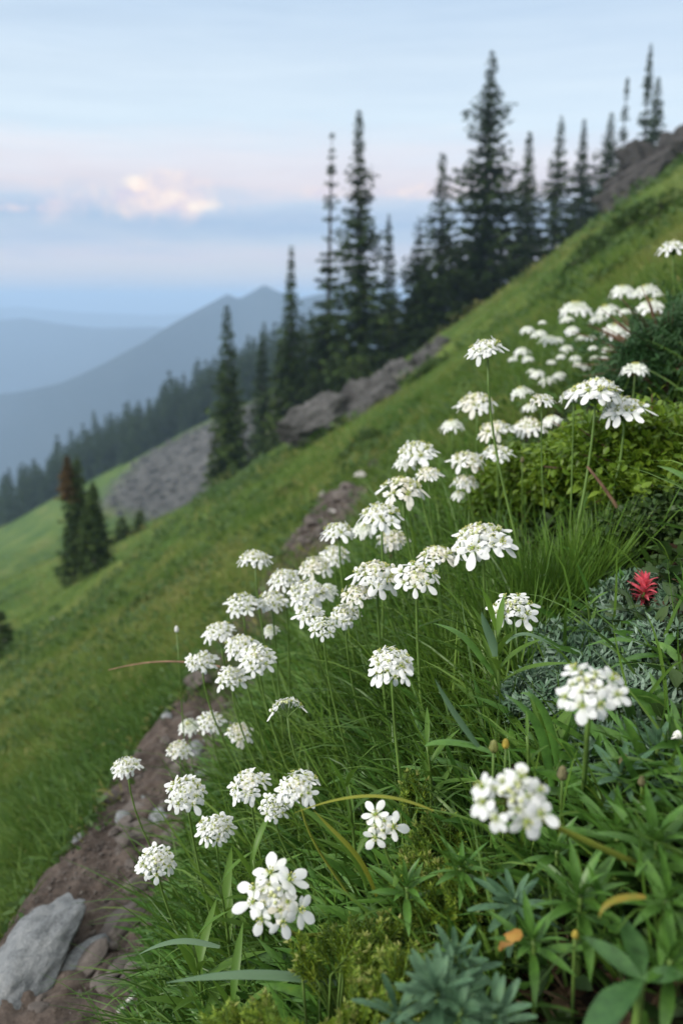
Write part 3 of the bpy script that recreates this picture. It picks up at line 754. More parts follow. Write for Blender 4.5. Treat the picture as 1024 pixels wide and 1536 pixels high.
for k, (u, v, s, lb, mt_) in enumerate([(540, 716, .075, 'white rounded stone farthest up the path', M_STONEW), (498, 771, .05, 'whitish stone at the near end of the upper bare patch', M_STONEW), (487, 742, .06, 'pale stone on the outer side of the upper bare patch', M_STONEW),
      (515, 752, .10, 'brown rock in the middle of the upper bare patch', M_STONEB), (560, 700, .10, 'brown rock at the top of the upper bare patch', M_STONEB), (470, 790, .08, 'brown rock at the lower end of the upper bare patch', M_STONEB),
      (520, 735, .09, 'brown rock directly below the white rounded stone', M_STONEB), (535, 768, .07, 'half hidden brown rock above the domed flower heads', M_STONEB), (290, 1062, .03, 'small pale stone at the grass edge of the upper bend', M_STONEW)]):
    stone(lb, u, v, (s * .7, s * .85, s * .42), k * .7, 40 + k, mt_, group='stones of the upper path', sub=4, sink=.3)
stone('tiny white stone lying out on the lower meadow', 79, 929, (.035, .04, .03), 0, 60, M_STONEW, group='white stones on the meadow', sub=3, sink=0)
stone('tiny white stone at the photo edge on the lower meadow', 7, 962, (.035, .04, .03), 0, 61, M_STONEW, group='white stones on the meadow', sub=3, sink=0)
stone('tiny grey white stone beside the one out on the lower meadow', 106, 924, (.028, .03, .02), 0, 62, M_STONEW, group='white stones on the meadow', sub=3, sink=0)
# loose stones of the path, one by one, and the grit between them
rs = random.Random(31)
small = []
for k in range(5):
    V, T = rock(500 + k, (1, 1.25, .6), 3, 8, .12, 2, (.5, .9)); small.append(V)
for k in range(130):
    y = .55 + 1.9 * rs.random() ** 1.2; x = float(trail_x(y)) + rs.uniform(-.17, .16); s = .005 + .020 * rs.random() ** 2.0
    V = small[k % 5] * s
    o = link('small_stone', mesh('small_stone', V, [SPH[3][1]], [M_STONEB, M_STONEB, M_STONEB, M_STONEB, M_STONE][k % 5]), None, (x, y, float(ground(x, y)) + s * .35 + .006)); o.rotation_euler = (rs.uniform(-.4, .4), rs.uniform(-.5, .1), rs.uniform(0, 6))
    tag(o, 'small broken stone lying loose in the brown dirt of the path', 'stone', 'small stones in the path dirt')
for k in range(46):                                              # flat broken slabs bedded in the path
    y = .62 + 1.7 * rs.random() ** 1.1; x = float(trail_x(y)) + rs.uniform(-.15, .19); s = .012 + .022 * rs.random() ** 1.6
    V = small[k % 5] * [s, s * rs.uniform(1.1, 2.0), s * .42]
    o = link('bedded_stone', mesh('bedded_stone', V, [SPH[3][1]], [M_STONEB, M_STONEB, M_STONEB, M_STONE, M_STONEB][k % 5]), None, (x, y, float(ground(x, y)) + .004 + s * .08)); o.rotation_euler = (rs.uniform(-.3, .3), rs.uniform(-.4, .1), rs.gauss(-.35, .5))
    tag(o, 'flat broken stone bedded in the brown dirt of the path', 'stone', 'flat stones bedded in the path dirt')
mb = MB(); r = np.random.default_rng(32)
tp = [rock(700 + k, (1, 1.2, .7), 1, 4, .2) for k in range(6)]
for k in range(7000):
    y = .5 + 2.2 * r.random(); x = float(trail_x(y)) + r.uniform(-.22, .20); s = .0012 + .0035 * r.random() ** 2
    mb.add((tp[k % 6][0] * s) @ rotm(*r.uniform(-3, 3, 3)).T + [x, y, float(ground(x, y)) + .008], None, tp[k % 6][1])
struct('gravel', mb.mesh('gravel', M_STONEB, False), 'stuff')
mb = MB()
for k in range(420):                                              # and of the bare patch higher up
    y = r.uniform(3.7, 5.1); x = float(trail_x(y)) + r.uniform(-.25, .2); s = .008 + .03 * r.random() ** 2.5
    mb.add((tp[k % 6][0] * s) @ rotm(*r.uniform(-3, 3, 3)).T + [x, y, float(ground(x, y)) + .015], None, tp[k % 6][1])
struct('upper_gravel', mb.mesh('upper_gravel', M_STONEB, False), 'stuff')
st = hit(200, 1512)
v, q, t_ = tube([st + [-.018, -.02, .012], st + [0, 0, .02], st + [.012, .02, .016]], [.0035, .0045, .002], 7)
o = link('pale_stick', mesh('pale_stick', v - st, [q, np.array(t_)], plain_mat('bleached_wood', (.55, .55, .52), .7)), None, tuple(st)); tag(o, 'short bleached stick at the bottom edge of the path', 'stick')

# ================================================================ grass of the open slope
G_ME = leaf_mat('meadow_grass', [(0.0268, 0.0754, 0.0122), (0.0586, 0.1274, 0.0195), (0.1025, 0.1716, 0.0293), (0.1769, 0.2054, 0.0537), (0.2074, 0.1885, 0.0732)], .6, .30, .25, .55, .72)
r = np.random.default_rng(41)
def grass_patch(N, r0, r1, az0, az1, hgt, wid, K, keep, lean=(-.35, 0, 0)):
    rad = np.exp(r.uniform(math.log(r0), math.log(r1), N)); a = np.radians(r.uniform(az0, az1, N))
    x, y = rad * np.sin(a), rad * np.cos(a)
    k = keep(x, y, rad) > r.random(N); x, y, rad = x[k], y[k], rad[k]; n = len(x)
    z = ground(x, y)
    tuft = .65 + .7 * np.clip(fbm(x * 2.2 / np.maximum(1, rad * .25), y * 2.2 / np.maximum(1, rad * .25), 3, 3) + .4, 0, 1)
    D = np.stack([r.normal(0, .38, n) + lean[0], r.normal(0, .38, n) + lean[1], np.ones(n)], 1)
    L = hgt * (1 + .030 * rad) * tuft * r.uniform(.5, 1.15, n); Wd = (wid + .00055 * rad) * r.uniform(.7, 1.3, n)
    return np.stack([x, y, z - .01], 1), D, L, Wd, r.uniform(.15, .75, n), K
PR3 = [1, .85, .55, .05]
def off_path(x, y, rad):
    d = x - trail_x(y)
    n_ = .08 * fbm(x * 5, y * 5, 0, 3)
    out = (d + n_ < -.17) | (d > .15)
    bare = (rad < 5.05) & ~out
    cov = np.where((y > 2.15) & (y < 3.7) & (np.abs(d) < .3), .8, 0)          # overgrown between the two bare stretches
    den = .55 + .45 * sstep(-.35, .15, fbm(x * .9 / (1 + rad * .06), y * .9 / (1 + rad * .06), 7, 3))
    return np.where(bare, cov, den) * (1 - scree_w(x, y) * .95) * (1 - sstep(185, 200, y))
b1 = grass_patch(85000, 1.25, 9, -34, 40, .135, .0034, 3, lambda x, y, rad: off_path(x, y, rad) * np.where((x - trail_x(y) > .1) & (rad < 2.4), 0, 1))
ok = clears([b1[0] + nrm(b1[1]) * (b1[2] * s)[:, None] for s in (.4, .85)], .55)
V1, Q1 = blades(b1[0][ok], b1[1][ok], b1[2][ok], b1[3][ok], b1[4][ok], 3, PR3, rg=r)
struct('meadow_grass', mesh('meadow_grass', V1, [Q1], G_ME), 'stuff')
# herbs in clumps among the grass
M_HERB = leaf_mat('meadow_herb', [(.024, .060, .014), (.050, .105, .022), (.085, .140, .035)], .55, .25, .3, 1.2, .6)
M_STRW = leaf_mat('straw_herb', [(.10, .13, .03), (.19, .20, .055), (.26, .22, .09)], .65, .25, .2, 1.2, .5)
for nm, mt_, ncl, sd_ in (('meadow_herbs', M_HERB, 1500, 1), ('dry_meadow_herbs', M_STRW, 800, 2)):
    rad = np.exp(r.uniform(math.log(1.4), math.log(45), ncl)); a = np.radians(r.uniform(-33, 36, ncl)); x, y = rad * np.sin(a), rad * np.cos(a)
    k = (off_path(x, y, rad) > .5) & ~((x - trail_x(y) > .1) & (rad < 2.6)) & (fbm(x * .5 / (1 + rad * .04), y * .5 / (1 + rad * .04), 11 * sd_, 3) > -.1)
    x, y, rad = x[k], y[k], rad[k]; nl = 30; sz = (.018 + .0095 * rad) * r.uniform(.6, 1.4, len(x))
    i_ = np.repeat(np.arange(len(x)), nl); n = len(i_)
    xx, yy = x[i_] + r.normal(0, 1, n) * sz[i_] * .8, y[i_] + r.normal(0, 1, n) * sz[i_] * .8
    B = np.stack([xx, yy, ground(xx, yy) + sz[i_] * r.uniform(0, 1.1, n)], 1); D = np.stack([r.normal(-.2, .6, n), r.normal(0, .6, n), r.uniform(.2, 1, n)], 1); L = sz[i_] * r.uniform(.35, .8, n)
    ok = clears([B, B + nrm(D) * L[:, None]], .6)
    Vh, Qh = blades(B[ok], D[ok], L[ok], (L * (.42 if sd_ == 1 else .16))[ok], .25, 2, [.4, 1, .08], rg=r); struct(nm, mesh(nm, Vh, [Qh], mt_), 'stuff')
b2 = grass_patch(90000, 8, 130, -32, 32, .13, .004, 2, off_path)
V2, Q2 = blades(b2[0], b2[1], b2[2], b2[3], b2[4], 2, [1, .75, .05], rg=r)
struct('distant_grass', mesh('distant_grass', V2, [Q2], G_ME), 'stuff')
# ================================================================ the leafy bank
G_DK = leaf_mat('bank_grass', [(0.0266, 0.0667, 0.0092), (0.0564, 0.1237, 0.0164), (0.0974, 0.1827, 0.0236), (0.1537, 0.2418, 0.0359)], .45, .20, .4, 5, .45)
G_LN = leaf_mat('lance_leaf', [(0.0359, 0.101, 0.0166), (0.069, 0.1684, 0.0276), (0.1104, 0.2315, 0.0386)], .42, .16, .4, 6, .4, 0, .6)
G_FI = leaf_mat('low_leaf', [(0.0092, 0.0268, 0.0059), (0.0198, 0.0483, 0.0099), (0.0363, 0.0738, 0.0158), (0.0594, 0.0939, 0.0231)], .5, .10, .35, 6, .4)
G_BR = leaf_mat('tuft_grass', [(0.0517, 0.1207, 0.0161), (0.092, 0.1898, 0.0253), (0.1437, 0.2472, 0.0391)], .45, .35, .35, 6, .4)
G_YE = leaf_mat('yellow_blade', [(.16, .20, .020), (.24, .26, .03), (.30, .27, .03)], .45, .35, .35, 20, .4)
G_PA = leaf_mat('pale_blade', [(.075, .145, .075), (.10, .18, .095), (.13, .21, .12)], .4, .25, .45, 20, .4)
G_SI = leaf_mat('silver_leaf', [(.040, .105, .050), (.072, .150, .080), (.125, .215, .135)], .6, .15, .25, 25, .4, .15, .75)
G_WO = leaf_mat('wormwood_leaf', [(.034, .080, .040), (.080, .150, .085), (.16, .24, .17), (.32, .41, .34)], .65, .15, .2, 14, .4)
G_HE = leaf_mat('heath_leaf', [(.060, .115, .010), (.11, .185, .016), (.18, .26, .026), (.28, .34, .055)], .5, .25, .3, 20, .4)
G_TIP = leaf_mat('heath_bud', [(.16, .22, .04), (.24, .28, .07), (.34, .33, .13)], .6, .2, .2, 20, .4)
G_BU = leaf_mat('bush_leaf', [(.055, .115, .010), (.10, .185, .015), (.155, .245, .022), (.23, .32, .04)], .45, .3, .35, 9, .5)
G_JU = leaf_mat('juniper_needle', [(.016, .052, .016), (.032, .088, .027), (.058, .125, .040)], .5, .15, .3, 9, .5)
G_BL = leaf_mat('broad_leaf', [(.034, .095, .026), (.052, .135, .038), (.072, .165, .050)], .42, .22, .4, 20, .4, .2, .8)
M_STEM = plain_mat('green_stem', (.10, .17, .035), .45, .35, .25, 40)
M_STEMY = plain_mat('yellow_stem', (.17, .20, .030), .45, .35, .25, 40)
M_TWIG = plain_mat('dry_twig', (.14, .085, .055), .8, .2, .4, 80)
M_STRAW = plain_mat('dry_stalk', (.30, .17, .12), .7, .2, .3, 80)
r = np.random.default_rng(51)
LANCE = [.35, .72, 1, .95, .66, .04]


def bank_pts(N, r0, r1, az0=-42, az1=46, edge=.21):
    rad = np.exp(r.uniform(math.log(r0), math.log(r1), N)); a = np.radians(r.uniform(az0, az1, N))
    x, y = rad * np.sin(a), rad * np.cos(a)
    k = (x - trail_x(y) + .05 * fbm(x * 6, y * 6, 1, 2)) > edge - .06 * sstep(1.3, 2.0, y)
    x, y = x[k], y[k]
    return np.stack([x, y, ground(x, y) - .004], 1)
def keep_view(B, D, L, droop, dmin=.36, slack=.62):
    Dn = nrm(D); pts = []
    for s in (.3, .6, .85, 1.0):
        p = B + Dn * (L * s)[:, None]; p[:, 2] -= droop * L * s * s; pts.append(p)
    ok = clears(pts, slack)
    for p in pts:
        d = p[:, 1] * CP - p[:, 2] * SP
        ok &= d > dmin
    return ok

# fine grass: long arching blades that lean out and downhill
B = bank_pts(52000, .45, 4.3); n = len(B)
u, v, d = project(B)
D = np.stack([r.normal(-.25, .42, n), r.normal(-.05, .38, n), np.ones(n)], 1)
dens = .45 + .55 * sstep(-.3, .2, fbm(B[:, 0] * 5, B[:, 1] * 5, 4, 2)); ZB_ = (u > 770) & (v > 610) & (v < 850) & (d > 1.0); ZW = (u > 810) & (v > 830) & (v < 1150); ZC = (u > 760) & (v >= 1150)
dens = np.where(ZB_, .06, np.where(ZW, .04, np.where(ZC, dens * .2, dens)))
L = r.uniform(.08, .20, n) * (.75 + .55 * sstep(.55, 1.1, d)) * (.8 + .4 * np.clip(fbm(B[:, 0] * 7, B[:, 1] * 7, 6, 2) + .5, 0, 1)); dr = r.uniform(.1, .7, n)
ok = keep_view(B, D, L, dr) & (r.random(n) < dens)
Vg_, Qg_ = blades(B[ok], D[ok], L[ok], r.uniform(.0016, .0042, n)[ok], dr[ok], 5, [.9, 1, .9, .7, .42, .03], fold=.25, wave=.02, rg=r)
struct('bank_grass', mesh('bank_grass', Vg_, [Qg_], G_DK), 'stuff')
# lance leaves, thickest along the path
B = bank_pts(36000, .45, 3.2, edge=.155); n = len(B); u, v, d = project(B)
dd = B[:, 0] - trail_x(B[:, 1])
dens = .42 + .58 * (1 - sstep(.25, .55, dd)); ZB_ = (u > 770) & (v > 610) & (v < 850) & (d > 1.0); ZW = (u > 810) & (v > 830) & (v < 1150); dens = np.where(ZB_, .05, np.where(ZW, .10, np.where((u > 700) & (v > 1370), .10, np.where((u > 800) & (v > 1150), .5, dens))))
D = np.stack([r.normal(-.35, .55, n), r.normal(-.15, .5, n), np.full(n, .85)], 1)
L = r.uniform(.05, .12, n); dr = r.uniform(.1, .5, n)
ok = keep_view(B, D, L, dr) & (r.random(n) < dens)
V_, Q_ = blades(B[ok], D[ok], L[ok], r.uniform(.005, .010, n)[ok], dr[ok], 5, LANCE, fold=.35, rg=r)
struct('lance_leaves', mesh('lance_leaves', V_, [Q_], G_LN), 'stuff')
# low leaves that close the ground
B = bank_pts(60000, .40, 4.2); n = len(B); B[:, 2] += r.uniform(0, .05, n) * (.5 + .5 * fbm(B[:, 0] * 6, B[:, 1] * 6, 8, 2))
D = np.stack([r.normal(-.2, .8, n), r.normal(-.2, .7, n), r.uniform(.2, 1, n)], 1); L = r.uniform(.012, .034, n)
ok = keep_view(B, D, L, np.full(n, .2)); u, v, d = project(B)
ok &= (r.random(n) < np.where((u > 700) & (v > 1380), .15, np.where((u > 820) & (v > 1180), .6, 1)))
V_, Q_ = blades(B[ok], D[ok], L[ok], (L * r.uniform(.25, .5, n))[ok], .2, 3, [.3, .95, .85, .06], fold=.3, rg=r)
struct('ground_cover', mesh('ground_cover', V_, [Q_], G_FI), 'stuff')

# dead leaves and broken stems on the bare humus
M_LIT = leaf_mat('dead_leaf', [(.022, .015, .009), (.060, .038, .022), (.11, .072, .040), (.16, .12, .075)], .8, .1, .15, 30, .4)
B = bank_pts(9000, .40, 2.2); n = len(B); B[:, 2] += r.uniform(0, .018, n)
D = np.stack([r.normal(0, 1, n), r.normal(0, 1, n), r.normal(.1, .3, n)], 1); L = r.uniform(.008, .035, n); ok = keep_view(B, D, L, np.full(n, .1))
V_, Q_ = blades(B[ok], D[ok], L[ok], (L * r.choice([.08, .12, .4], n))[ok], .1, 3, [.4, 1, .8, .1], fold=.4, wave=.06, rg=r)
struct('leaf_litter', mesh('leaf_litter', V_, [Q_], M_LIT), 'stuff')
# ---------------------------------------------------------------- single leaves shared by the rosettes
def leaf_mesh(name, L, Wd, droop, mat, prof=LANCE, K=7, fold=.35, seed=1):
    pr = np.interp(np.linspace(0, 1, K + 1), np.linspace(0, 1, len(prof)), prof)
    V, Q = blades([[0, 0, 0]], [[0, 0, 1]], L, Wd, 0, K, pr, side=[[1, 0, 0]], fold=fold)
    V[:, 1] -= droop * V[:, 2] ** 2 / L                     # it curls along local -Y as it rises along +Z
    return mesh(name, V, [Q], mat)
def place_leaf(me, name, parent, loc, d, twist=0.0, s=1.0):
    d = Vector(d).normalized(); q = d.to_track_quat('Z', 'X')
    up = Vector((0, 0, 1)); yl = q @ Vector((0, 1, 0)); tgt = (up - d * up.dot(d))
    if tgt.length > 1e-4:
        tgt.normalize(); ang = math.atan2(d.dot(yl.cross(tgt)), yl.dot(tgt))
        q = q @ Euler((0, 0, ang)).to_quaternion() if False else Matrix.Rotation(ang, 3, d).to_quaternion() @ q
    if twist: q = Matrix.Rotation(twist, 3, d).to_quaternion() @ q
    o = bpy.data.objects.new(name, me); COL.objects.link(o); o.parent = parent
    o.matrix_basis = Matrix.LocRotScale(Vector(loc), q, Vector((s, s, s)))
    return o
def tofrom(p):                                             # unit vector from a place towards the camera
    return -nrm(np.asarray(p, float))
def rosette(name, label, u, v, t, n, size, leaf, axis=None, group=None, spread=(.35, 1.25), stem=True, seed=0, cat='plant', smat=None):
    rs = random.Random(seed + 7); c = P(u, v, t); foot = np.array([c[0] + .01, c[1] + .015, float(ground(c[0], c[1]))])
    if foot[2] > c[2] - .01: foot[2] = c[2] - .01
    o = thing(name, label, cat, foot, group); cl = c - foot
    ax = Vector(nrm(np.array([0, 0, .75]) + .6 * tofrom(c) + np.array([rs.uniform(-.2, .2), rs.uniform(-.2, .2), 0])) if axis is None else axis).normalized()
    q = ax.to_track_quat('Z', 'Y')
    if stem:
        vv, qq, tt = tube(bez((0, 0, 0), cl * .4 + [0, 0, .0], cl * .8, cl, 7), np.linspace(.0024, .0016, 7), 6); link('stem', mesh('stem', vv, [qq, np.array(tt)], smat or M_STEM), o)
    for k in range(n):
        f = (k + .5) / n; a = k * 2.39996 + rs.uniform(-.2, .2); th = spread[0] + (spread[1] - spread[0]) * (1 - f) + rs.uniform(-.1, .1)
        dl = q @ Vector((math.sin(th) * math.cos(a), math.sin(th) * math.sin(a), math.cos(th)))
        pos = Vector(cl) - ax * (.022 * (1 - f) * size / .05)
        place_leaf(leaf[k % len(leaf)], 'leaf', o, pos, dl, rs.uniform(-.3, .3), size / .05 * rs.uniform(.8, 1.1) * (.62 + .38 * (1 - f)))
    return o
SL = [leaf_mesh('silver_leaf', .05, .0105, dp, G_SI, [.30, .62, .9, 1, .95, .35], fold=.30) for dp in (.10, .22, .32)]
DL = [leaf_mesh('green_leaf', .05, .0095, dp, G_LN, LANCE, fold=.35) for dp in (.12, .25, .38)]
BLM = [leaf_mesh('broad_leaf', .05, .0155, dp, G_BL, [.15, .62, .95, 1, .85, .5, .04], 9, .30) for dp in (.15, .3)]
sg = 'silver grey leaf rosettes'
rosette('silver_rosette', 'large silver green leaf rosette at the bottom edge beside the yellow green heath', 655, 1488, .47, 26, .036, SL, group=sg, seed=1)
rosette('silver_rosette', 'silver green rosette with spread leaves above the orange leaf', 772, 1350, .54, 18, .034, SL, group=sg, seed=2, spread=(.5, 1.5))
rosette('silver_rosette', 'silver shoot rising between the large bottom rosette and the orange leaf', 700, 1450, .50, 14, .028, SL, group=sg, seed=3, spread=(.15, .8))
rosette('silver_rosette', 'silver leaves cut by the bottom edge of the photo below the orange leaf', 742, 1520, .46, 18, .028, SL, group=sg, seed=4, spread=(.2, 1.0))
rosette('silver_rosette', 'blue green rosette in the shade below the big soft head', 985, 1120, .62, 20, .030, SL, group=sg, seed=5)
rosette('silver_rosette', 'blue green rosette at the photo edge with a brown tip', 1010, 1180, .58, 20, .030, SL, group=sg, seed=6)
rosette('silver_rosette', 'small blue green rosette under the second blurred stem', 930, 1160, .60, 12, .038, SL, group=sg, seed=7)
rosette('silver_rosette', 'silver shoot at the outer side of the large bottom rosette', 600, 1518, .48, 18, .028, SL, group=sg, seed=8)
rosette('silver_rosette', 'upright silver shoot at the top of the large bottom rosette', 682, 1432, .49, 12, .028, SL, group=sg, seed=9, spread=(.1, .8))
rosette('silver_rosette', 'low silver shoot between the large bottom rosette and the edge leaves', 690, 1515, .46, 16, .028, SL, group=sg, seed=10)
dg = 'dark leaf rosettes'
for k, (u, v, t, nn, s, lb) in enumerate([(870, 1340, .50, 14, .06, 'dark green leaf rosette beside the yellow drooping leaf'), (925, 1255, .54, 12, .065, 'upright dark leaves near the fork of the blurred stem'), (985, 1260, .50, 12, .06, 'dark lance leaves at the photo edge above the fork'),
        (835, 1275, .56, 11, .055, 'dark leaves under the largest white head'), (1000, 1350, .46, 10, .055, 'dim lance leaves at the photo edge below the fork'), (690, 1300, .60, 12, .045, 'dark leaf rosette beside the heath sprigs'), (800, 1410, .50, 9, .05, 'dark leaves between the orange leaf and the yellow bud'),
        (1005, 1440, .44, 9, .06, 'grey green leaves cut by the photo edge at the bottom corner'), (610, 1330, .62, 10, .05, 'dark leaves below the small round head of few blossoms')]):
    rosette('leafy_plant', lb, u, v, t, nn + 5, s * .76, DL, group=dg, seed=20 + k, spread=(.2, 1.2))
# the broad leaved plant in the corner
c = P(962, 1470, .43); foot = np.array([c[0], c[1], float(ground(c[0], c[1]))]); foot[2] = min(foot[2], c[2] - .02)
o = thing('broad_leaved_plant', 'plant with broad dull green leaves low in the bottom corner', 'plant', foot)
cl = c - foot
vv, qq, tt = tube(bez((0, 0, 0), cl * .3, cl * .7, cl, 7), np.linspace(.004, .002, 7), 7); link('stem', mesh('stem', vv, [qq, np.array(tt)], M_STEM), o)
for (u, v, t, sz, tw) in [(858, 1540, .385, 1.35, .45), (880, 1400, .44, .95, -.3), (938, 1362, .47, .8, .2), (1036, 1452, .43, .9, .4)]:
    e = P(u, v, t) - c; place_leaf(BLM[1 if sz > 1 else 0], 'leaf', o, cl, e, tw, np.linalg.norm(e) / .05)

# ---------------------------------------------------------------- leafy upright stems
def leafy_stem(label, top, tt_, n, lsize, seed, leaf=None, foot_px=None, name='leafy_herb', group='upright leafy herbs'):
    rs = random.Random(seed); tp_ = P(*top, tt_)
    f = gpt(*(foot_px or (top[0] + 12, top[1] + 60)), tt_ + .03); f[2] = min(f[2], tp_[2] - .05)
    o = thing(name, label, 'plant', f, group); e = tp_ - f
    pts = bez((0, 0, 0), e * .3 + [0, .005, .01], e * .7 + [.004, 0, .004], e, 10)
    vv, qq, t3 = tube(pts, np.linspace(.0026, .0012, 10), 6); link('stem', mesh('stem', vv, [qq, np.array(t3)], M_STEM), o)
    for k in range(n):
        s = .25 + .75 * k / (n - 1); p = pts[min(9, int(s * 9))]; a = k * 2.4 + rs.uniform(-.3, .3); th = (1.1 - .75 * s) + rs.uniform(-.1, .1)
        place_leaf((leaf or GL)[k % 3], 'leaf', o, p, (math.sin(th) * math.cos(a), math.sin(th) * math.sin(a), math.cos(th)), 0, lsize / .05 * (1.1 - .35 * s) * rs.uniform(.85, 1.15))
    return o
GL = [leaf_mesh('fresh_leaf', .05, .0075, dp, G_BR, LANCE, fold=.4) for dp in (.10, .3, .5)]
leafy_stem('fresh green leafy stem right below the ragged head with the hollow middle', (742, 945), .80, 13, .075, 1, foot_px=(752, 1110))
leafy_stem('short fresh leafy shoot left of the red flower among silver leaves', (880, 905), .88, 10, .034, 2, foot_px=(884, 975))
leafy_stem('green leafy shoot just above the largest blurred head', (790, 1105), .62, 12, .022, 3, foot_px=(795, 1170))
leafy_stem('leafy shoot in the middle of the dark grass, below the round lone head', (640, 1120), .76, 12, .05, 4, foot_px=(650, 1230))
leafy_stem('leafy shoot low among the lance leaves by the path', (330, 1330), .82, 14, .075, 5, foot_px=(350, 1440))
leafy_stem('leafy shoot under the head leaning out over the path', (290, 1420), .78, 14, .075, 6, foot_px=(310, 1500))
leafy_stem('leafy shoot between the two lowest path side heads', (380, 1290), .80, 12, .07, 7, foot_px=(395, 1400))
leafy_stem('leafy shoot beside the small round head of few blossoms', (520, 1180), .76, 11, .06, 8, foot_px=(540, 1290))
leafy_stem('leafy shoot in shade below the lowest big cluster', (350, 1500), .70, 12, .065, 9, foot_px=(360, 1570))
leafy_stem('leafy shoot in the dark grass near the fork of the blurred stem', (815, 1100), .70, 11, .06, 10, foot_px=(822, 1180))

# ---------------------------------------------------------------- blades one notices
def blade(label, pts, t, wd, mat, name='long_grass', prof=(.5, .9, 1, .95, .7, .06), up=(0, 0, 1), ts=None):
    ts = ts or [t] * len(pts)
    W_ = np.array([P(u, v, q) for (u, v), q in zip(pts, ts)])
    K = 18; tt = np.linspace(0, 1, K + 1)
    # smooth curve through the points
    k_ = np.linspace(0, 1, len(W_)); c3 = np.stack([np.polyval(np.polyfit(k_, W_[:, a], min(3, len(W_) - 1)), tt) for a in range(3)], 1)
    tn = nrm(np.gradient(c3, axis=0)); side = nrm(np.cross(tn, nrm(np.asarray(up, float) + .4 * tofrom(c3.mean(0))))); nr = np.cross(tn, side)
    pw = np.interp(tt, np.linspace(0, 1, len(prof)), prof)[:, None] * wd * .5
    V = np.stack([c3 - side * pw + nr * pw * .35, c3, c3 + side * pw + nr * pw * .35], 1).reshape(-1, 3)
    i = np.arange(K)[:, None] * 3 + np.arange(2)[None]; Q = np.stack([i, i + 1, i + 4, i + 3], -1).reshape(-1, 4)
    o = link(name, mesh(name, V - c3[0], [Q], mat), None, tuple(c3[0])); return tag(o, label, 'blade', 'single long leaves of grass')
blade('long pale blade lying level near the bottom edge by the path', [(505, 1474), (455, 1466), (400, 1460), (330, 1463), (250, 1474)], .62, .0085, G_PA)
blade('pale blade stub pointing to the path above the long level one', [(330, 1420), (300, 1413), (260, 1412), (208, 1432)], .72, .006, G_PA)
blade('arching yellow blade over the small round head of few blossoms', [(650, 1216), (610, 1200), (560, 1194), (510, 1198), (440, 1220)], .64, .0033, G_YE)
blade('grey green curved blade crossing the dark grass in the middle', [(720, 1122), (700, 1095), (675, 1058), (652, 1018)], .66, .0065, G_PA)
blade('wide dark blade arching above the leafy stem with the ragged head', [(740, 1010), (715, 975), (690, 950), (650, 935)], .78, .009, G_LN)
blade('broad upright pale blade left of the ragged head', [(742, 985), (738, 960), (730, 940), (722, 918)], .78, .010, G_PA)
blade('curved blade falling from the leafy stem towards the big soft head', [(758, 965), (790, 950), (820, 962), (840, 972)], .78, .005, G_PA)
blade('dark curved blade hooking over beside the largest blurred head', [(828, 1180), (815, 1110), (795, 1070), (755, 1040)], .64, .009, G_LN)
blade('second dark hooked blade nested behind the first', [(835, 1150), (825, 1090), (805, 1050), (780, 1040)], .67, .008, G_LN)
blade('dark level blade above the largest blurred head', [(740, 1130), (700, 1115), (660, 1112), (636, 1120)], .66, .007, G_LN)
blade('yellow green blade rising below the yellowish stem tip', [(550, 1330), (520, 1270), (480, 1230), (440, 1200)], .68, .0065, G_BR)
blade('second yellow green blade under the yellowish stem tip', [(565, 1345), (540, 1290), (510, 1255), (470, 1215)], .67, .005, G_YE)
blade('thin green blade in front of the heath sprigs', [(590, 1330), (596, 1310), (600, 1296)], .62, .005, G_BR)
blade('yellow drooping leaf tip in the bottom corner', [(968, 1345), (945, 1344), (915, 1352), (898, 1378)], .44, .0042, leaf_mat('yellowed_leaf', [(.08, .14, .02), (.20, .18, .02), (.28, .17, .02)], .5, .25, .3, 60, .9), 'yellow_leaf')
blade('crumpled orange leaf lying among the silver rosettes', [(782, 1398), (770, 1402), (758, 1410), (748, 1426)], .50, .0085, leaf_mat('orange_leaf', [(.16, .08, .02), (.34, .17, .03), (.38, .25, .05)], .6, .2, nscale=90, namt=.8), 'orange_leaf', (.5, 1, .8, 1, .6, .2))
for nm, lb, pts, t, rd, mt_ in [('dry_stalk', 'thin dry reddish stalk sticking out over the meadow', [(330, 1000), (278, 993), (235, 993), (200, 997), (163, 1005)], 1.22, .0015, M_STRAW),
        ('dry_twig', 'bare brown twig under the round leaved bush', [(968, 835), (950, 800), (930, 770), (905, 730), (880, 700)], 1.12, .0045, M_TWIG)]:
    W_ = np.array([P(u, v, t) for u, v in pts]); k_ = np.linspace(0, 1, len(W_)); tt = np.linspace(0, 1, 12)
    c3 = np.stack([np.polyval(np.polyfit(k_, W_[:, a], 3), tt) for a in range(3)], 1); vv, qq, t3 = tube(c3 - c3[0], rd * (1 - .6 * tt), 6)
    tag(link(nm, mesh(nm, vv, [qq, np.array(t3)], mt_), None, tuple(c3[0])), lb, 'twig')

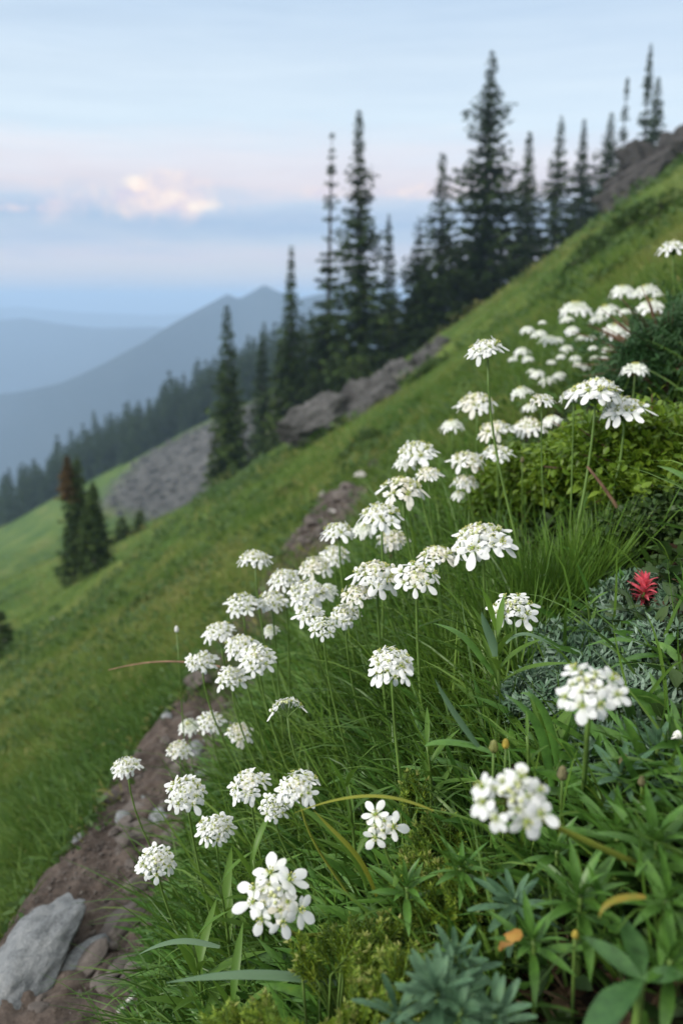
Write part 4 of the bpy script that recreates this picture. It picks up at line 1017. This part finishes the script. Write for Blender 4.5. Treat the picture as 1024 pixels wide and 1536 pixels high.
# ---------------------------------------------------------------- bright tufts at the foot of the tall stems
def tuft(label, u, v, t, n, Lr, spread, seed, mat=G_BR, rad=.05):
    rg = np.random.default_rng(seed); f = hit(u, v, .0) if t is None else gpt(u, v, t)
    a = rg.uniform(0, 2 * PI, n); q = rad * np.sqrt(rg.random(n)); B = f + np.stack([q * np.cos(a), q * np.sin(a), np.zeros(n)], 1); B[:, 2] = ground(B[:, 0], B[:, 1])
    D = np.stack([np.cos(a) * q / rad * spread + rg.normal(0, .12, n), np.sin(a) * q / rad * spread + rg.normal(0, .12, n), np.ones(n)], 1)
    L = rg.uniform(*Lr, n); dr = rg.uniform(.05, .35, n); ok = keep_view(B, D, L, dr, slack=.5)
    V, Q = blades(B[ok], D[ok], L[ok], rg.uniform(.0018, .0036, n)[ok], dr[ok], 6, [.8, 1, 1, .85, .6, .35, .03], fold=.3, rg=rg)
    o = link('grass_tuft', mesh('grass_tuft', V - f, [Q], mat), None, tuple(f)); tag(o, label, 'grass tuft', 'bright grass tufts under the tall stems')
tuft('bright grass tuft at the foot of the tallest stem', 790, 880, 1.06, 420, (.09, .17), .55, 1)
tuft('bright grass tuft at the foot of the widest umbel', 852, 880, 1.08, 380, (.09, .16), .5, 2)
tuft('bright grass tuft behind the ragged head with the hollow middle', 735, 900, 1.0, 330, (.09, .16), .6, 3)
tuft('bright grass tuft beneath the wide flat topped head', 690, 920, 1.0, 300, (.09, .16), .6, 4)
tuft('bright grass tuft under the lower flat umbel beside the bush', 895, 860, 1.12, 200, (.08, .13), .5, 5)

# ---------------------------------------------------------------- heath, wormwood, bushes
def sprigs(pos, ax, Ls, leaves, ll, lw, up, rg, taper=.5, dens_tip=1.0):
    """needle leaves all round each little stem"""
    n = len(pos); s = np.tile(np.linspace(.12, 1, leaves), n); idx = np.repeat(np.arange(n), leaves)
    a = np.tile(np.arange(leaves) * 2.39996, n) + np.repeat(rg.uniform(0, 6, n), leaves)
    A = nrm(ax)[idx]; ref = np.where(np.abs(A[:, 2:3]) > .9, [[1., 0, 0]], [[0, 0, 1.]]); e1 = nrm(np.cross(A, ref)); e2 = np.cross(A, e1)
    B = pos[idx] + A * (Ls[idx] * s)[:, None]; D = A * up + (np.cos(a)[:, None] * e1 + np.sin(a)[:, None] * e2)
    L = ll * (1 - taper * s) * rg.uniform(.75, 1.25, len(B))
    return blades(B, D, L, np.full(len(B), lw), .05, 2, [.6, 1, .1], side=np.cross(D, A), fold=0, rg=rg)
def clump(name, label, cat, u, v, t, rx, ry, rz, n, sl, leaves, ll, lw, up, mat, seed, group, tips=None, drop=.0):
    """a cushion: short sprigs all over a low dome. (u, v, t) is the top of the dome"""
    rg = np.random.default_rng(seed); c = P(u, v, t); f = np.array([c[0], c[1], c[2] - rz])
    g_ = float(ground(c[0], c[1])); base = np.array([c[0], c[1], min(g_, f[2])])
    a = rg.uniform(0, 2 * PI, n); q = np.sqrt(rg.random(n)) * 1.05; h = np.sqrt(np.maximum(0, 1 - q * q * .9)) * rg.uniform(.55, 1, n)
    pos = f + np.stack([rx * q * np.cos(a), ry * q * np.sin(a), rz * h], 1)
    ax = nrm(np.stack([np.cos(a) * q * .8 + rg.normal(0, .25, n), np.sin(a) * q * .8 + rg.normal(0, .25, n), .35 + h], 1)); Ls = rg.uniform(.6, 1.2, n) * sl
    pos = pos - ax * Ls[:, None]
    tip = pos + ax * Ls[:, None]
    ok = clears([pos + ax * Ls[:, None] * .5, tip], .6); dp = project(tip)[2]; ok &= dp > .34
    pos, ax, Ls, tip = pos[ok], ax[ok], Ls[ok], tip[ok]
    o = thing(name, label, cat, base, group)
    V, Q = sprigs(pos, ax, Ls, leaves, ll, lw, up, rg); link('foliage', mesh('foliage', V - base, [Q], mat), o)
    mb = MB()
    for k in range(0, len(pos), max(1, len(pos) // 90)):
        low = base + (pos[k] - base) * [.4, .4, .15]
        vv, qq, t3 = tube([low, pos[k], tip[k]], [.0013, .001, .0006], 4, False); mb.add(vv, qq)
    link('stem', mb.mesh('stem', M_STEM if mat is not G_JU else M_TWIG, True, base), o)
    if tips is not None:
        k = rg.random(len(tip)) < .28; tb, at_ = tip[k], ax[k]
        B = np.repeat(tb, 7, 0); D = np.repeat(at_, 7, 0) * .9 + rg.normal(0, .45, (len(B), 3))
        V, Q = blades(B, D, rg.uniform(.003, .0065, len(B)), .0020, 0, 2, [.6, 1, .25], rg=rg); link('flower_bud', mesh('flower_bud', V - base, [Q], tips), o)['kind'] = 'stuff'
    return o
hg = 'yellow green heath cushions'
H_ = lambda lb, u, v, t, rx, n, seed, rz=.05: clump('heath_cushion', lb, 'plant', u, v, t, rx, rx * .8, rz, n, .030, 34, .0080, .0016, 1.0, G_HE, seed, hg, G_TIP)
H_('large yellow green heath cushion filling the bottom edge beside the silver rosette', 480, 1455, .56, .085, 300, 1)
H_('yellow green heath cushion below the lowest big cluster at the bottom edge', 410, 1510, .56, .05, 150, 2)
H_('heath cushion between the large cushion and the small round head of few blossoms', 560, 1395, .60, .06, 190, 3)
H_('upright heath sprigs just beyond the small round head of few blossoms', 632, 1262, .66, .028, 70, 4, .07)
H_('loose heath sprigs right of the upright ones, below the shade grass', 690, 1290, .62, .04, 90, 5)
H_('yellow green heath at the edge of the large silver rosette', 555, 1480, .54, .05, 150, 6)
H_('small heath tuft near the middle of the dark grass', 660, 1215, .70, .03, 60, 7)
H_('thin heath shoot rising by the stem of the round lone head', 622, 1150, .74, .018, 34, 8, .06)
H_('low heath patch under the silver shoot', 610, 1430, .55, .045, 110, 9)
wg = 'silvery wormwood mats'
def wormwood(lb, u, v, t, rx, n, seed, rz=.05):
    g0 = hit(u, v)
    if g0 is not None: t = min(t, project(g0)[2] - .045)
    return clump('wormwood', lb, 'plant', u, v, t, rx, rx * .85, rz, int(n * 1.7), .050, 24, .021, .0036, .80, G_WO, seed, wg)
wormwood('silvery feathery mat around the red flower', 950, 935, .92, .085, 210, 1)
wormwood('silvery feathery mat at the photo edge above the red flower', 1010, 860, 1.0, .09, 220, 2)
wormwood('silver green feathery mat left of the red flower', 870, 930, .92, .06, 130, 3)
wormwood('feathery silver mat directly above the big soft head', 905, 985, .80, .07, 150, 4)
wormwood('feathery silver mat at the photo edge level with the big soft head', 1000, 1010, .74, .07, 170, 5)
wormwood('dim feathery mat below the big soft head', 960, 1090, .68, .06, 120, 6)
wormwood('dim feathery mat left of the second blurred stem', 830, 1000, .80, .05, 90, 7)
wormwood('feathery silver mat at the photo edge level with the red flower', 1012, 930, .84, .06, 140, 9)
wormwood('grey feathery mat at the photo edge below the blue green rosettes', 1015, 1100, .66, .05, 90, 8)

def bush(label, u, v, t, rx, ry, rz, ntw, nl, ll, mat, seed, name='bush', wf=.5):
    """(u, v, t): the middle of the crown"""
    rg = np.random.default_rng(seed); c = P(u, v, t); base = np.array([c[0], c[1], min(float(ground(c[0], c[1])), c[2] - .5 * rz)])
    o = thing(name, label, 'bush', base, 'bushes on the bank')
    a = rg.uniform(0, 2 * PI, ntw); e = np.arcsin(rg.uniform(-.35, 1, ntw)); k = rg.uniform(.55, 1.05, ntw) * (1 + .25 * np.sin(a * 3 + seed) * np.cos(e * 4))
    dv = np.stack([np.cos(a) * np.cos(e), np.sin(a) * np.cos(e), np.sin(e)], 1)
    tip = c + dv * k[:, None] * [rx, ry, rz]; tip[:, 2] = np.maximum(tip[:, 2], ground(tip[:, 0], tip[:, 1]) + .01)
    root = c + (tip - c) * .45
    idx = np.repeat(np.arange(ntw), nl); s = np.tile(np.linspace(.1, 1, nl), ntw)
    B = root[idx] + (tip - root)[idx] * s[:, None] + rg.normal(0, ll * .5, (len(idx), 3)); D = nrm((tip - root))[idx] * .5 + rg.normal(0, .6, (len(idx), 3)) + [0, 0, .35]
    L = ll * rg.uniform(.6, 1.25, len(B)); ok = clears([B, B + nrm(D) * L[:, None]], .55)
    V, Q = blades(B[ok], D[ok], L[ok], (L * wf * rg.uniform(.8, 1.2, len(B)))[ok], .25, 3, [.35, 1, .8, .08], fold=.3, rg=rg)
    link('foliage', mesh('foliage', V - base, [Q], mat), o)
    mb = MB()
    for k in range(0, ntw, 3):
        vv, qq, t3 = tube(bez(base, base + (root[k] - base) * [.3, .3, .6], root[k], tip[k], 6), np.linspace(.004, .0008, 6), 5, False); mb.add(vv, qq)
    link('branch', mb.mesh('branch', M_TWIG, True, base), o)
bush('leafy yellow green bush behind the tall stems, near the photo edge', 975, 710, 1.24, .15, .14, .10, 620, 26, .017, G_BU, 1)
bush('low yellow green bush between the tall stems', 850, 712, 1.45, .13, .14, .08, 460, 24, .016, G_BU, 2)
bush('yellow green bush right under the lower flat umbel', 925, 690, 1.38, .14, .13, .085, 460, 24, .016, G_BU, 3)
bush('small green bush below the rear flower cluster', 765, 745, 1.50, .09, .10, .06, 200, 22, .015, G_BU, 4)
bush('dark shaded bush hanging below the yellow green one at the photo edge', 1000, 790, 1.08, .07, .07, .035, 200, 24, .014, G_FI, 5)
bush('dark green feathery juniper above the yellow green bush at the photo edge', 1005, 535, 1.7, .20, .20, .15, 620, 34, .022, G_JU, 6, 'juniper', .12)
bush('dark low juniper behind the widest umbel', 950, 590, 1.9, .13, .12, .08, 260, 30, .022, G_JU, 7, 'juniper', .12)

# ---------------------------------------------------------------- the red flower
M_RED = leaf_mat('red_bract', [(.62, .04, .08), (.76, .10, .14), (.84, .20, .24), (.84, .34, .34)], .5, .3, .3, 40, .4)
c = P(966, 880, .95); foot = gpt(962, 940, .96); foot[2] = min(foot[2], c[2] - .05)
o = thing('red_paintbrush_flower', 'single red bristly wildflower among the silver leaves', 'flower', foot); cl = c - foot
vv, qq, tt = tube(bez((0, 0, 0), cl * .35, cl * .7, cl, 8), np.linspace(.002, .0013, 8), 6); link('stem', mesh('stem', vv, [qq, np.array(tt)], M_STEM), o)
rg = np.random.default_rng(3)
bm_ = [leaf_mesh('bract', .026, .0068, dp, M_RED, [.4, .8, 1, .9, .6, .1], 6, .4) for dp in (.1, .35)]
for k in range(46):
    f = k / 45; a = k * 2.4; th = 1.55 - 1.35 * f + rg.uniform(-.2, .2)
    d = (math.sin(th) * math.cos(a), math.sin(th) * math.sin(a), math.cos(th)); place_leaf(bm_[k % 2], 'bract', o, cl + np.array([0, 0, -.020 + .026 * f]), d, rg.uniform(-.4, .4), rg.uniform(.75, 1.1) * (1 - .35 * f))
for k in range(9):
    a = k * 2.4; place_leaf(DL[k % 3], 'leaf', o, cl * (.35 + .06 * k) , (math.cos(a), math.sin(a), .55), 0, .42)
# small round buds and seed heads in the grass
M_BUD = plain_mat('green_bud', (.16, .17, .05), .5, .3, .3, 200)
M_BUDR = plain_mat('brown_bud', (.12, .11, .055), .7, .2, .3, 200)
M_BUDY = plain_mat('yellow_bud', (.30, .23, .04), .6, .2, .3, 200)
for (u, v, t, s, mt_, lb) in [(740, 1120, .62, .0075, M_BUD, 'round green bud above the largest blurred head'), (758, 1116, .62, .006, M_BUDY, 'yellow bud next to the round green one'), (862, 1402, .47, .004, M_BUDY, 'withered yellow flower bud in the bottom corner'),
        (843, 1160, .58, .008, M_BUDR, 'brown bud beside the largest blurred head'), (935, 1142, .60, .008, M_BUDR, 'pinkish brown bud below the second blurred stem'), (265, 944, 1.25, .0075, None, 'closed white bud out on the meadow side'), (1015, 1108, .62, .009, None, 'white bud at the photo edge below the big soft head'),
        (962, 1172, .58, .006, M_BUDR, 'small pale brown bud among the blue green rosettes'), (783, 690, 1.3, .007, M_BUDR, 'reddish bud in front of the bushes by the tallest stem')]:
    c = P(u, v, t); f = gpt(u + 6, v + 30, t + .02); f[2] = min(f[2], c[2] - .02); o = thing('flower_bud', lb, 'bud', f, 'single buds in the grass')
    s *= .62; V, T = SPH[3]; V = V * (1 + .10 * np.sin(np.arctan2(V[:, 1], V[:, 0]) * 5))[:, None] * [s * .8, s * .8, s * (1.15 - .0)]; V = np.where(V[:, 2:3] > 0, V * [.8, .8, 1.1], V)
    link('bud', mesh('bud', V + (c - f), [T], mt_ or plain_mat('white_bud', (.74, .74, .70), .6)), o)
    vv, qq, tt = tube(bez((0, 0, 0), (c - f) * .3, (c - f) * .7, c - f, 6), .0011, 5); link('stem', mesh('stem', vv, [qq, np.array(tt)], M_STEM), o)

# ---------------------------------------------------------------- low shrubs scattered over the open slope
M_SHRUB = leaf_mat('shrub_leaf', [(.018, .045, .010), (.036, .075, .016), (.060, .105, .022)], .6, .2, .25, .8, .4)
for k, (u, v, w, h, lb) in enumerate([(878, 392, 60, 34, 'dark low shrub on the open slope above the far flower cluster'), (935, 345, 70, 30, 'dark low shrub high on the slope below the dark rocks'), (800, 385, 46, 26, 'dark low shrub at the foot of the slender fir'),
        (985, 330, 60, 34, 'dark low shrub at the photo edge above the highest white head'), (720, 425, 50, 24, 'low shrub at the foot of the largest fir'), (845, 440, 40, 18, 'small dark shrub just beyond the creamy far head'), (540, 668, 60, 20, 'low dark tussock of shrubs below the grey rock ledge'),
        (905, 420, 44, 18, 'small dark shrub between the far flower cluster and the upper shrubs'), (430, 740, 40, 12, 'low dark tussock on the meadow left of the upper bare patch'), (640, 560, 50, 14, 'low dark tussock below the end of the grey ledge'), (215, 905, 50, 14, 'low dark tussock on the meadow below the brown topped fir')]):
    f = hit(u, v, 0, 2, 200)
    if f is None: continue
    t = project(f)[2]; sw, sh = w * t / FPX, h * t / FPX; rg = np.random.default_rng(800 + k); n = 700
    o = thing('shrub', lb, 'shrub', f, 'low shrubs on the open slope')
    a = rg.uniform(0, 2 * PI, n); q = np.sqrt(rg.random(n)); hh = np.sqrt(1 - q * q * .95) * rg.random(n) ** .6
    lob = 1 + .3 * np.sin(a * 3 + k)
    x, y = f[0] + .5 * sw * q * np.cos(a) * lob, f[1] + .45 * sw * q * np.sin(a) * lob; B = np.stack([x, y, ground(x, y) + sh * hh], 1)
    D = np.stack([np.cos(a) * q + rg.normal(0, .4, n), np.sin(a) * q + rg.normal(0, .4, n), rg.uniform(.1, 1, n)], 1); L = sw * rg.uniform(.06, .13, n)
    V, Q = blades(B, D, L, L * .5, .2, 2, [.4, 1, .1], rg=rg); link('foliage', mesh('foliage', V - f, [Q], M_SHRUB), o)
    mb = MB()
    for q_ in range(14):
        e = B[q_ * 40] - f; vv, qq, t3 = tube(bez((0, 0, -.05), e * .3, e * .6, e, 5), .012 * sw, 4, False); mb.add(vv, qq)
    link('branch', mb.mesh('branch', M_BARK), o)
# ================================================================ white flower heads
def petal_mat(name='white_petal', tint=((.77, .78, .75), (.84, .85, .84), (.88, .89, .89))):
    m, nt, N, Lk = new_mat(name)
    out = N('ShaderNodeOutputMaterial'); b = N('ShaderNodeBsdfPrincipled'); t = N('ShaderNodeBsdfTranslucent'); mi = N('ShaderNodeMixShader'); g = N('ShaderNodeNewGeometry')
    c = ramp(nt, [(0, tint[0]), (.5, tint[1]), (1, tint[2])], g.outputs['Random Per Island'])
    tc_ = N('ShaderNodeTexCoord'); ln_ = N('ShaderNodeVectorMath'); ln_.operation = 'LENGTH'; Lk(tc_.outputs['Object'], ln_.inputs[0])
    nz = N('ShaderNodeTexNoise'); nz.inputs['Scale'].default_value = 5; nz.inputs['Detail'].default_value = 5; Lk(tc_.outputs['Object'], nz.inputs['Vector'])
    ad = N('ShaderNodeMath'); ad.operation = 'MULTIPLY_ADD'; ad.inputs[1].default_value = .5; Lk(nz.outputs['Fac'], ad.inputs[0]); Lk(ln_.outputs['Value'], ad.inputs[2])
    cl_ = ramp(nt, [(.30, (.60, .70, .36)), (.52, (.93, .96, .86)), (.75, (1, 1, 1))], ad.outputs[0])      # greenish claws
    mm = N('ShaderNodeMix'); mm.data_type = 'RGBA'; mm.blend_type = 'MULTIPLY'; mm.inputs['Factor'].default_value = 1; Lk(c, mm.inputs[6]); Lk(cl_, mm.inputs[7]); c = mm.outputs[2]
    Lk(c, b.inputs['Base Color']); Lk(c, t.inputs['Color']); b.inputs['Roughness'].default_value = .5; b.inputs['Specular IOR Level'].default_value = .25
    mi.inputs[0].default_value = .28; Lk(b.outputs[0], mi.inputs[1]); Lk(t.outputs[0], mi.inputs[2]); Lk(mi.outputs[0], out.inputs['Surface'])
    return m
M_PET = petal_mat(); M_PETC = petal_mat('cream_petal', ((.72, .67, .54), (.82, .80, .72), (.86, .85, .81)))
M_CEN = plain_mat('flower_centre', (.46, .46, .15), .6, .2, .35, 900)
M_CENG = plain_mat('green_centre', (.22, .30, .06), .6, .2, .35, 900)
PP = np.interp(np.linspace(0, 1, 8), [0, .18, .4, .6, .78, .9, 1], [.16, .42, .82, 1.0, .98, .76, .28])
def floret_mesh(seed, outer, K=7, np_=5, low=False, wd=(.36, .50), out=.55):
    """five petals of unit radius; outer: the petals on local +X are the long ones"""
    rg = np.random.default_rng(seed); a = np.arange(np_) * 2 * PI / np_ + rg.uniform(-.22, .22, np_) + (0 if outer else rg.uniform(0, 6))
    el = rg.uniform(.10, .42, np_); ln = rg.uniform(.86, 1.06, np_)
    if outer: ln *= .88 + out * np.cos(a) * (np.cos(a) > -.3); el = el - .12 * np.cos(a)
    D = np.stack([np.cos(a) * np.cos(el), np.sin(a) * np.cos(el), np.sin(el)], 1); sd = np.stack([-np.sin(a), np.cos(a), rg.normal(0, .12, np_)], 1)
    B = np.stack([np.cos(a) * .07, np.sin(a) * .07, np.zeros(np_)], 1)
    pr = np.interp(np.linspace(0, 1, K + 1), np.linspace(0, 1, 8), PP)
    V, Q = blades(B, D, ln, ln * rg.uniform(*wd, np_), rg.uniform(.05, .38, np_), K, pr, side=sd, fold=-.22, rg=rg)
    return V, Q
FO = [floret_mesh(10 + k, True, np_=5 + k % 2) for k in range(6)]; FI = [floret_mesh(30 + k, False, np_=5 + k % 3, wd=(.46, .62)) for k in range(5)]
FW = [floret_mesh(50 + k, True, 9, 5 + k % 2, wd=(.42, .55), out=.42) for k in range(6)]
MFO = [mesh('floret', V, [Q], M_PET) for V, Q in FO]; MFI = [mesh('floret', V, [Q], M_PET) for V, Q in FI]; MFW = [mesh('floret', V, [Q], M_PET) for V, Q in FW]
FRD = [floret_mesh(80 + k, True, 9, 5, wd=(.58, .72), out=.16) for k in range(5)]; MFR = [mesh('floret', V, [Q], M_PET) for V, Q in FRD]
MFIC = [mesh('floret', V, [Q], M_PETC) for V, Q in FI]; MFOC = [mesh('floret', V, [Q], M_PETC) for V, Q in FO[:3]]
def centre_mesh(seed, mats):
    mb = MB(); rg = np.random.default_rng(seed); V, T = SPH[2]; mb.add(V * [.13, .13, .14] + [0, 0, .08], None, T, 1)
    for k in range(6):
        a = k * PI / 3 + rg.uniform(-.2, .2); tip = np.array([math.cos(a) * .20, math.sin(a) * .20, rg.uniform(.26, .36)])
        v, q, t = tube([(math.cos(a) * .06, math.sin(a) * .06, .02), tip], [.022, .016], 4, False); mb.add(v, q, None, 1)
        V1, T1 = SPH[1]; mb.add(V1 * [.055, .055, .065] + tip, None, T1, 0)
    return mb.mesh('floret_centre', mats)
MCE = [centre_mesh(k, [M_CEN, M_CENG]) for k in range(3)]
def bud_mesh():
    V, T = SPH[2]; return mesh('centre_bud', V * [.26, .26, .38] * (1 + .08 * np.sin(np.arctan2(V[:, 1], V[:, 0]) * 4))[:, None], [T], plain_mat('pale_bud', (.52, .55, .28), .5, .25, .3, 900))
MBU = bud_mesh()

def head_layout(kind, rs):
    """[(polar tilt, azimuth, radius along the dome 0..1, floret radius, outer)], dome flatness, number of buds"""
    o = []
    u = rs.uniform
    if kind in ('full', 'small'):
        n1 = rs.choice((11, 12, 13, 14))
        for k in range(n1): o.append((.74 + u(-.25, .25), k * 2 * PI / n1 + u(-.2, .2), .335 + u(-.05, .04), .215 * u(.78, 1.22), True))
        for k in range(9): o.append((.52, k * 2 * PI / 9 + u(-.25, .25) + .3, .235 + u(-.03, .03), .190 * u(.8, 1.2), True))
        for k in range(6): o.append((.28, k * 2 * PI / 6 + u(-.3, .3), .115, .155 * u(.8, 1.2), False))
        return o, 3
    if kind == 'half':
        for k in range(8): o.append((.95, -1.5 + k * .45 + u(-.1, .1), .33 + u(-.03, .03), .21 * u(.85, 1.15), True))
        for k in range(5): o.append((.5, -1.0 + k * .6, .18, .17, True))
        return o, 4
    if kind == 'open':
        for k in range(8): o.append((.70 + u(-.15, .15), k * 2 * PI / 8 + u(-.2, .2), .325 + u(-.035, .035), .215 * u(.85, 1.15), True))
        for k in range(6): o.append((.38, k * 2 * PI / 6 + u(-.3, .3) + .4, .180 + u(-.03, .03), .155 * u(.85, 1.15), True))
        o.append((.1, 0, .03, .12, False)); return o, 6
    if kind == 'few':
        for k in range(7): o.append((.60 + u(-.2, .2), k * 2 * PI / 7 + u(-.25, .25) + .5, .300 + u(-.06, .04), .205 * u(.82, 1.2), True))
        for k in range(6): o.append((.30 + u(-.15, .15), k * 2 * PI / 6 + u(-.3, .3), .170, .160 * u(.8, 1.2), False))
        for k in range(2): o.append((.1, k * PI, .05, .14, False))
        return o, 4
    for k in range(3): o.append((.30, k * 2.1 + .35, .215, .265 * u(.9, 1.1), True))
    for k in range(3): o.append((.2, 1.4 + k * 2.1, .10, .17 * u(.85, 1.15), False))
    return o, 3

SMALL = {}
def small_head(k):
    """a whole head in one mesh for those the photo shows only as a soft dab"""
    if k in SMALL: return SMALL[k]
    rs = random.Random(900 + k); mb = MB(); lay, nb = head_layout('small', rs)
    lo = [floret_mesh(60 + q, q < 2, 3, 5, True) for q in range(4)]
    for (th, a, rd, fr, out) in lay:
        th += rs.uniform(-.15, .15); dr = Vector((math.cos(a), math.sin(a), 0)); nv = (dr * math.sin(th) + Vector((0, 0, math.cos(th)))).normalized()
        x = (dr - nv * dr.dot(nv)).normalized(); y = nv.cross(x); M = np.array([x, y, nv]).T
        V, Q = lo[rs.randrange(2) if out else 2 + rs.randrange(2)]
        mb.add((V * fr) @ M.T + np.array(dr) * rd + [0, 0, .30 * (1 - (rd / .36) ** 2) * .55], Q)
    me = mb.mesh('flower_head', M_PET); mb2 = MB(); V, T = SPH[1]
    for k2 in range(7): mb2.add(V * .035 + [rs.uniform(-.1, .1), rs.uniform(-.1, .1), .2], None, T)
    SMALL[k] = (me, mb2.mesh('centre', M_CEN)); return SMALL[k]

GF = 'white candytuft flowers of the bank'
for k, (u, v, w, t, kind, face, label, foot_px) in enumerate(FL):
    rs = random.Random(1000 + k)
    c = P(u, v, t); Dm = w * t / FPX * (1.0 if kind == 'open' and t < .55 else 1.05)
    far = label == FARL
    if foot_px and t < .61: f = hit(*foot_px)
    elif foot_px: f = gpt(foot_px[0], foot_px[1], t + .03)
    else:
        x, y = c[0] + rs.uniform(.0, .09), c[1] + rs.uniform(.0, .08); f = np.array([x, y, float(ground(x, y))])
    f[2] = min(f[2], c[2] - .04)
    ax = nrm(np.array([rs.uniform(-.16, .06) - .10, rs.uniform(-.10, .10), 1.0]) * (1 - face) + tofrom(c) * face * 1.25)
    o = thing('candytuft_flower', label, 'flower', f, 'tiny blurred flowers of the far cluster' if far else GF)
    axv = Vector(ax); q = axv.to_track_quat('Z', 'Y'); Rm = q.to_matrix().to_4x4(); e = c - f
    under = e - ax * Dm * .34
    end = under - np.array([0, 0, 1]) * np.linalg.norm(under) * .30 - ax * np.linalg.norm(under) * .12
    mb = MB(); rad = max(.0010, min(.0019, .030 * Dm)) * (1.25 if t < .55 else 1)
    pts = bez((0, 0, 0), under * [.25, .25, .35], end, under, 12)
    if label.startswith('largest white'):                    # a long stem that leans in from the side
        g1 = gpt(1010, 1345, .53) - f; w1 = [P(962, 1300, .50) - f, P(890, 1262, .475) - f]
        pts = np.concatenate([bez(g1, g1 + (w1[0] - g1) * .5 + [0, 0, .01], w1[0] * 1.02 - w1[1] * .02, w1[0], 6)[:-1], bez(w1[0], w1[0] + (w1[1] - w1[0]) * .6, under * .4 + w1[1] * .6 - ax * .012, under, 8)])
    vv, qq, tt = tube(pts, rad * np.linspace(1.25, .9, len(pts)), 7); mb.add(vv, qq, tt)
    if kind == 'small':
        me, ce = small_head(k % 5); M = Matrix.Translation(Vector(e - ax * Dm * .10)) @ Rm @ Matrix.Rotation(rs.uniform(0, 6.28), 4, 'Z') @ Matrix.Scale(Dm * 1.02, 4)
        hd = link('flower_head', me, o, None, M)
        if not far: link('centre', ce, hd)
        link('stem', mb.mesh('stem', M_STEM), o); continue
    lay, nb = head_layout(kind, rs); spin = rs.uniform(0, 6.28) if kind not in ('two', 'half') else (-.35 if kind == 'two' else 3.4)
    flat = rs.uniform(.20, .30) if kind in ('full', 'half') else .17
    oval = Matrix.Diagonal((1, rs.uniform(.74, 1.0), 1, 1)) if kind in ('full', 'open') else Matrix.Identity(4)
    lose = .10 if kind == 'full' else .14 if t < .55 else 0
    R3 = np.array(q.to_matrix())
    for (th, a, rd, fr, out) in lay:
        if rs.random() < lose: continue
        a += spin; th += rs.uniform(-.18, .18); rd *= rs.uniform(.92, 1.08)
        dr = Vector((math.cos(a), math.sin(a), 0)); nv = (dr * math.sin(th) + Vector((0, 0, math.cos(th)))).normalized()
        x = (dr - nv * dr.dot(nv)).normalized(); y = nv.cross(x)
        hgt = flat * (1 - (rd / .38) ** 2) * .62 + rs.uniform(-.015, .015)
        lp = dr * rd + Vector((0, 0, hgt))
        M3 = Matrix((x, y, nv)).transposed().to_4x4()
        M = Matrix.Translation(Vector(e)) @ Rm @ Matrix.Scale(Dm, 4) @ oval @ Matrix.Translation(lp - Vector((0, 0, .10))) @ M3 @ (Matrix.Identity(4) if out else Matrix.Rotation(rs.uniform(0, 6), 4, 'Z')) @ Matrix.Scale(fr, 4)
        old = 'cream' in label or 'soft' in label
        fo = link('floret', (rs.choice(MFIC if old or rs.random() < .25 else MFI) if not out else rs.choice(MFOC) if old and rs.random() < .45 and kind == 'full' else rs.choice(MFR if t < .55 else MFW if kind in ('few', 'two', 'open') else MFO)), o, None, M)
        link('floret_centre', rs.choice(MCE), fo)
        pb = e + R3 @ (np.array(oval @ lp - Vector((0, 0, .10))) * Dm)
        vv, qq, tt = tube(bez(under, under + (pb - under) * .35 + ax * Dm * .03, pb - ax * Dm * .05, pb, 5), [rad * .55] * 5, 4, False); mb.add(vv, qq)
    for b_ in range(nb):
        a = b_ * 2.4; lp = Vector((math.cos(a) * .055 * math.sqrt(b_), math.sin(a) * .055 * math.sqrt(b_), flat * .55 + rs.uniform(-.02, .03)))
        M = Matrix.Translation(Vector(e)) @ Rm @ Matrix.Scale(Dm, 4) @ Matrix.Translation(lp - Vector((0, 0, .05))) @ Matrix.Rotation(rs.uniform(-.5, .5), 4, 'X') @ Matrix.Scale(.11 * rs.uniform(.7, 1.15), 4)
        link('centre_bud', MBU, o, None, M)
    link('stem', mb.mesh('stem', M_STEMY if label.startswith(('lowest big', 'largest white', 'white head at the tip')) else M_STEM), o)
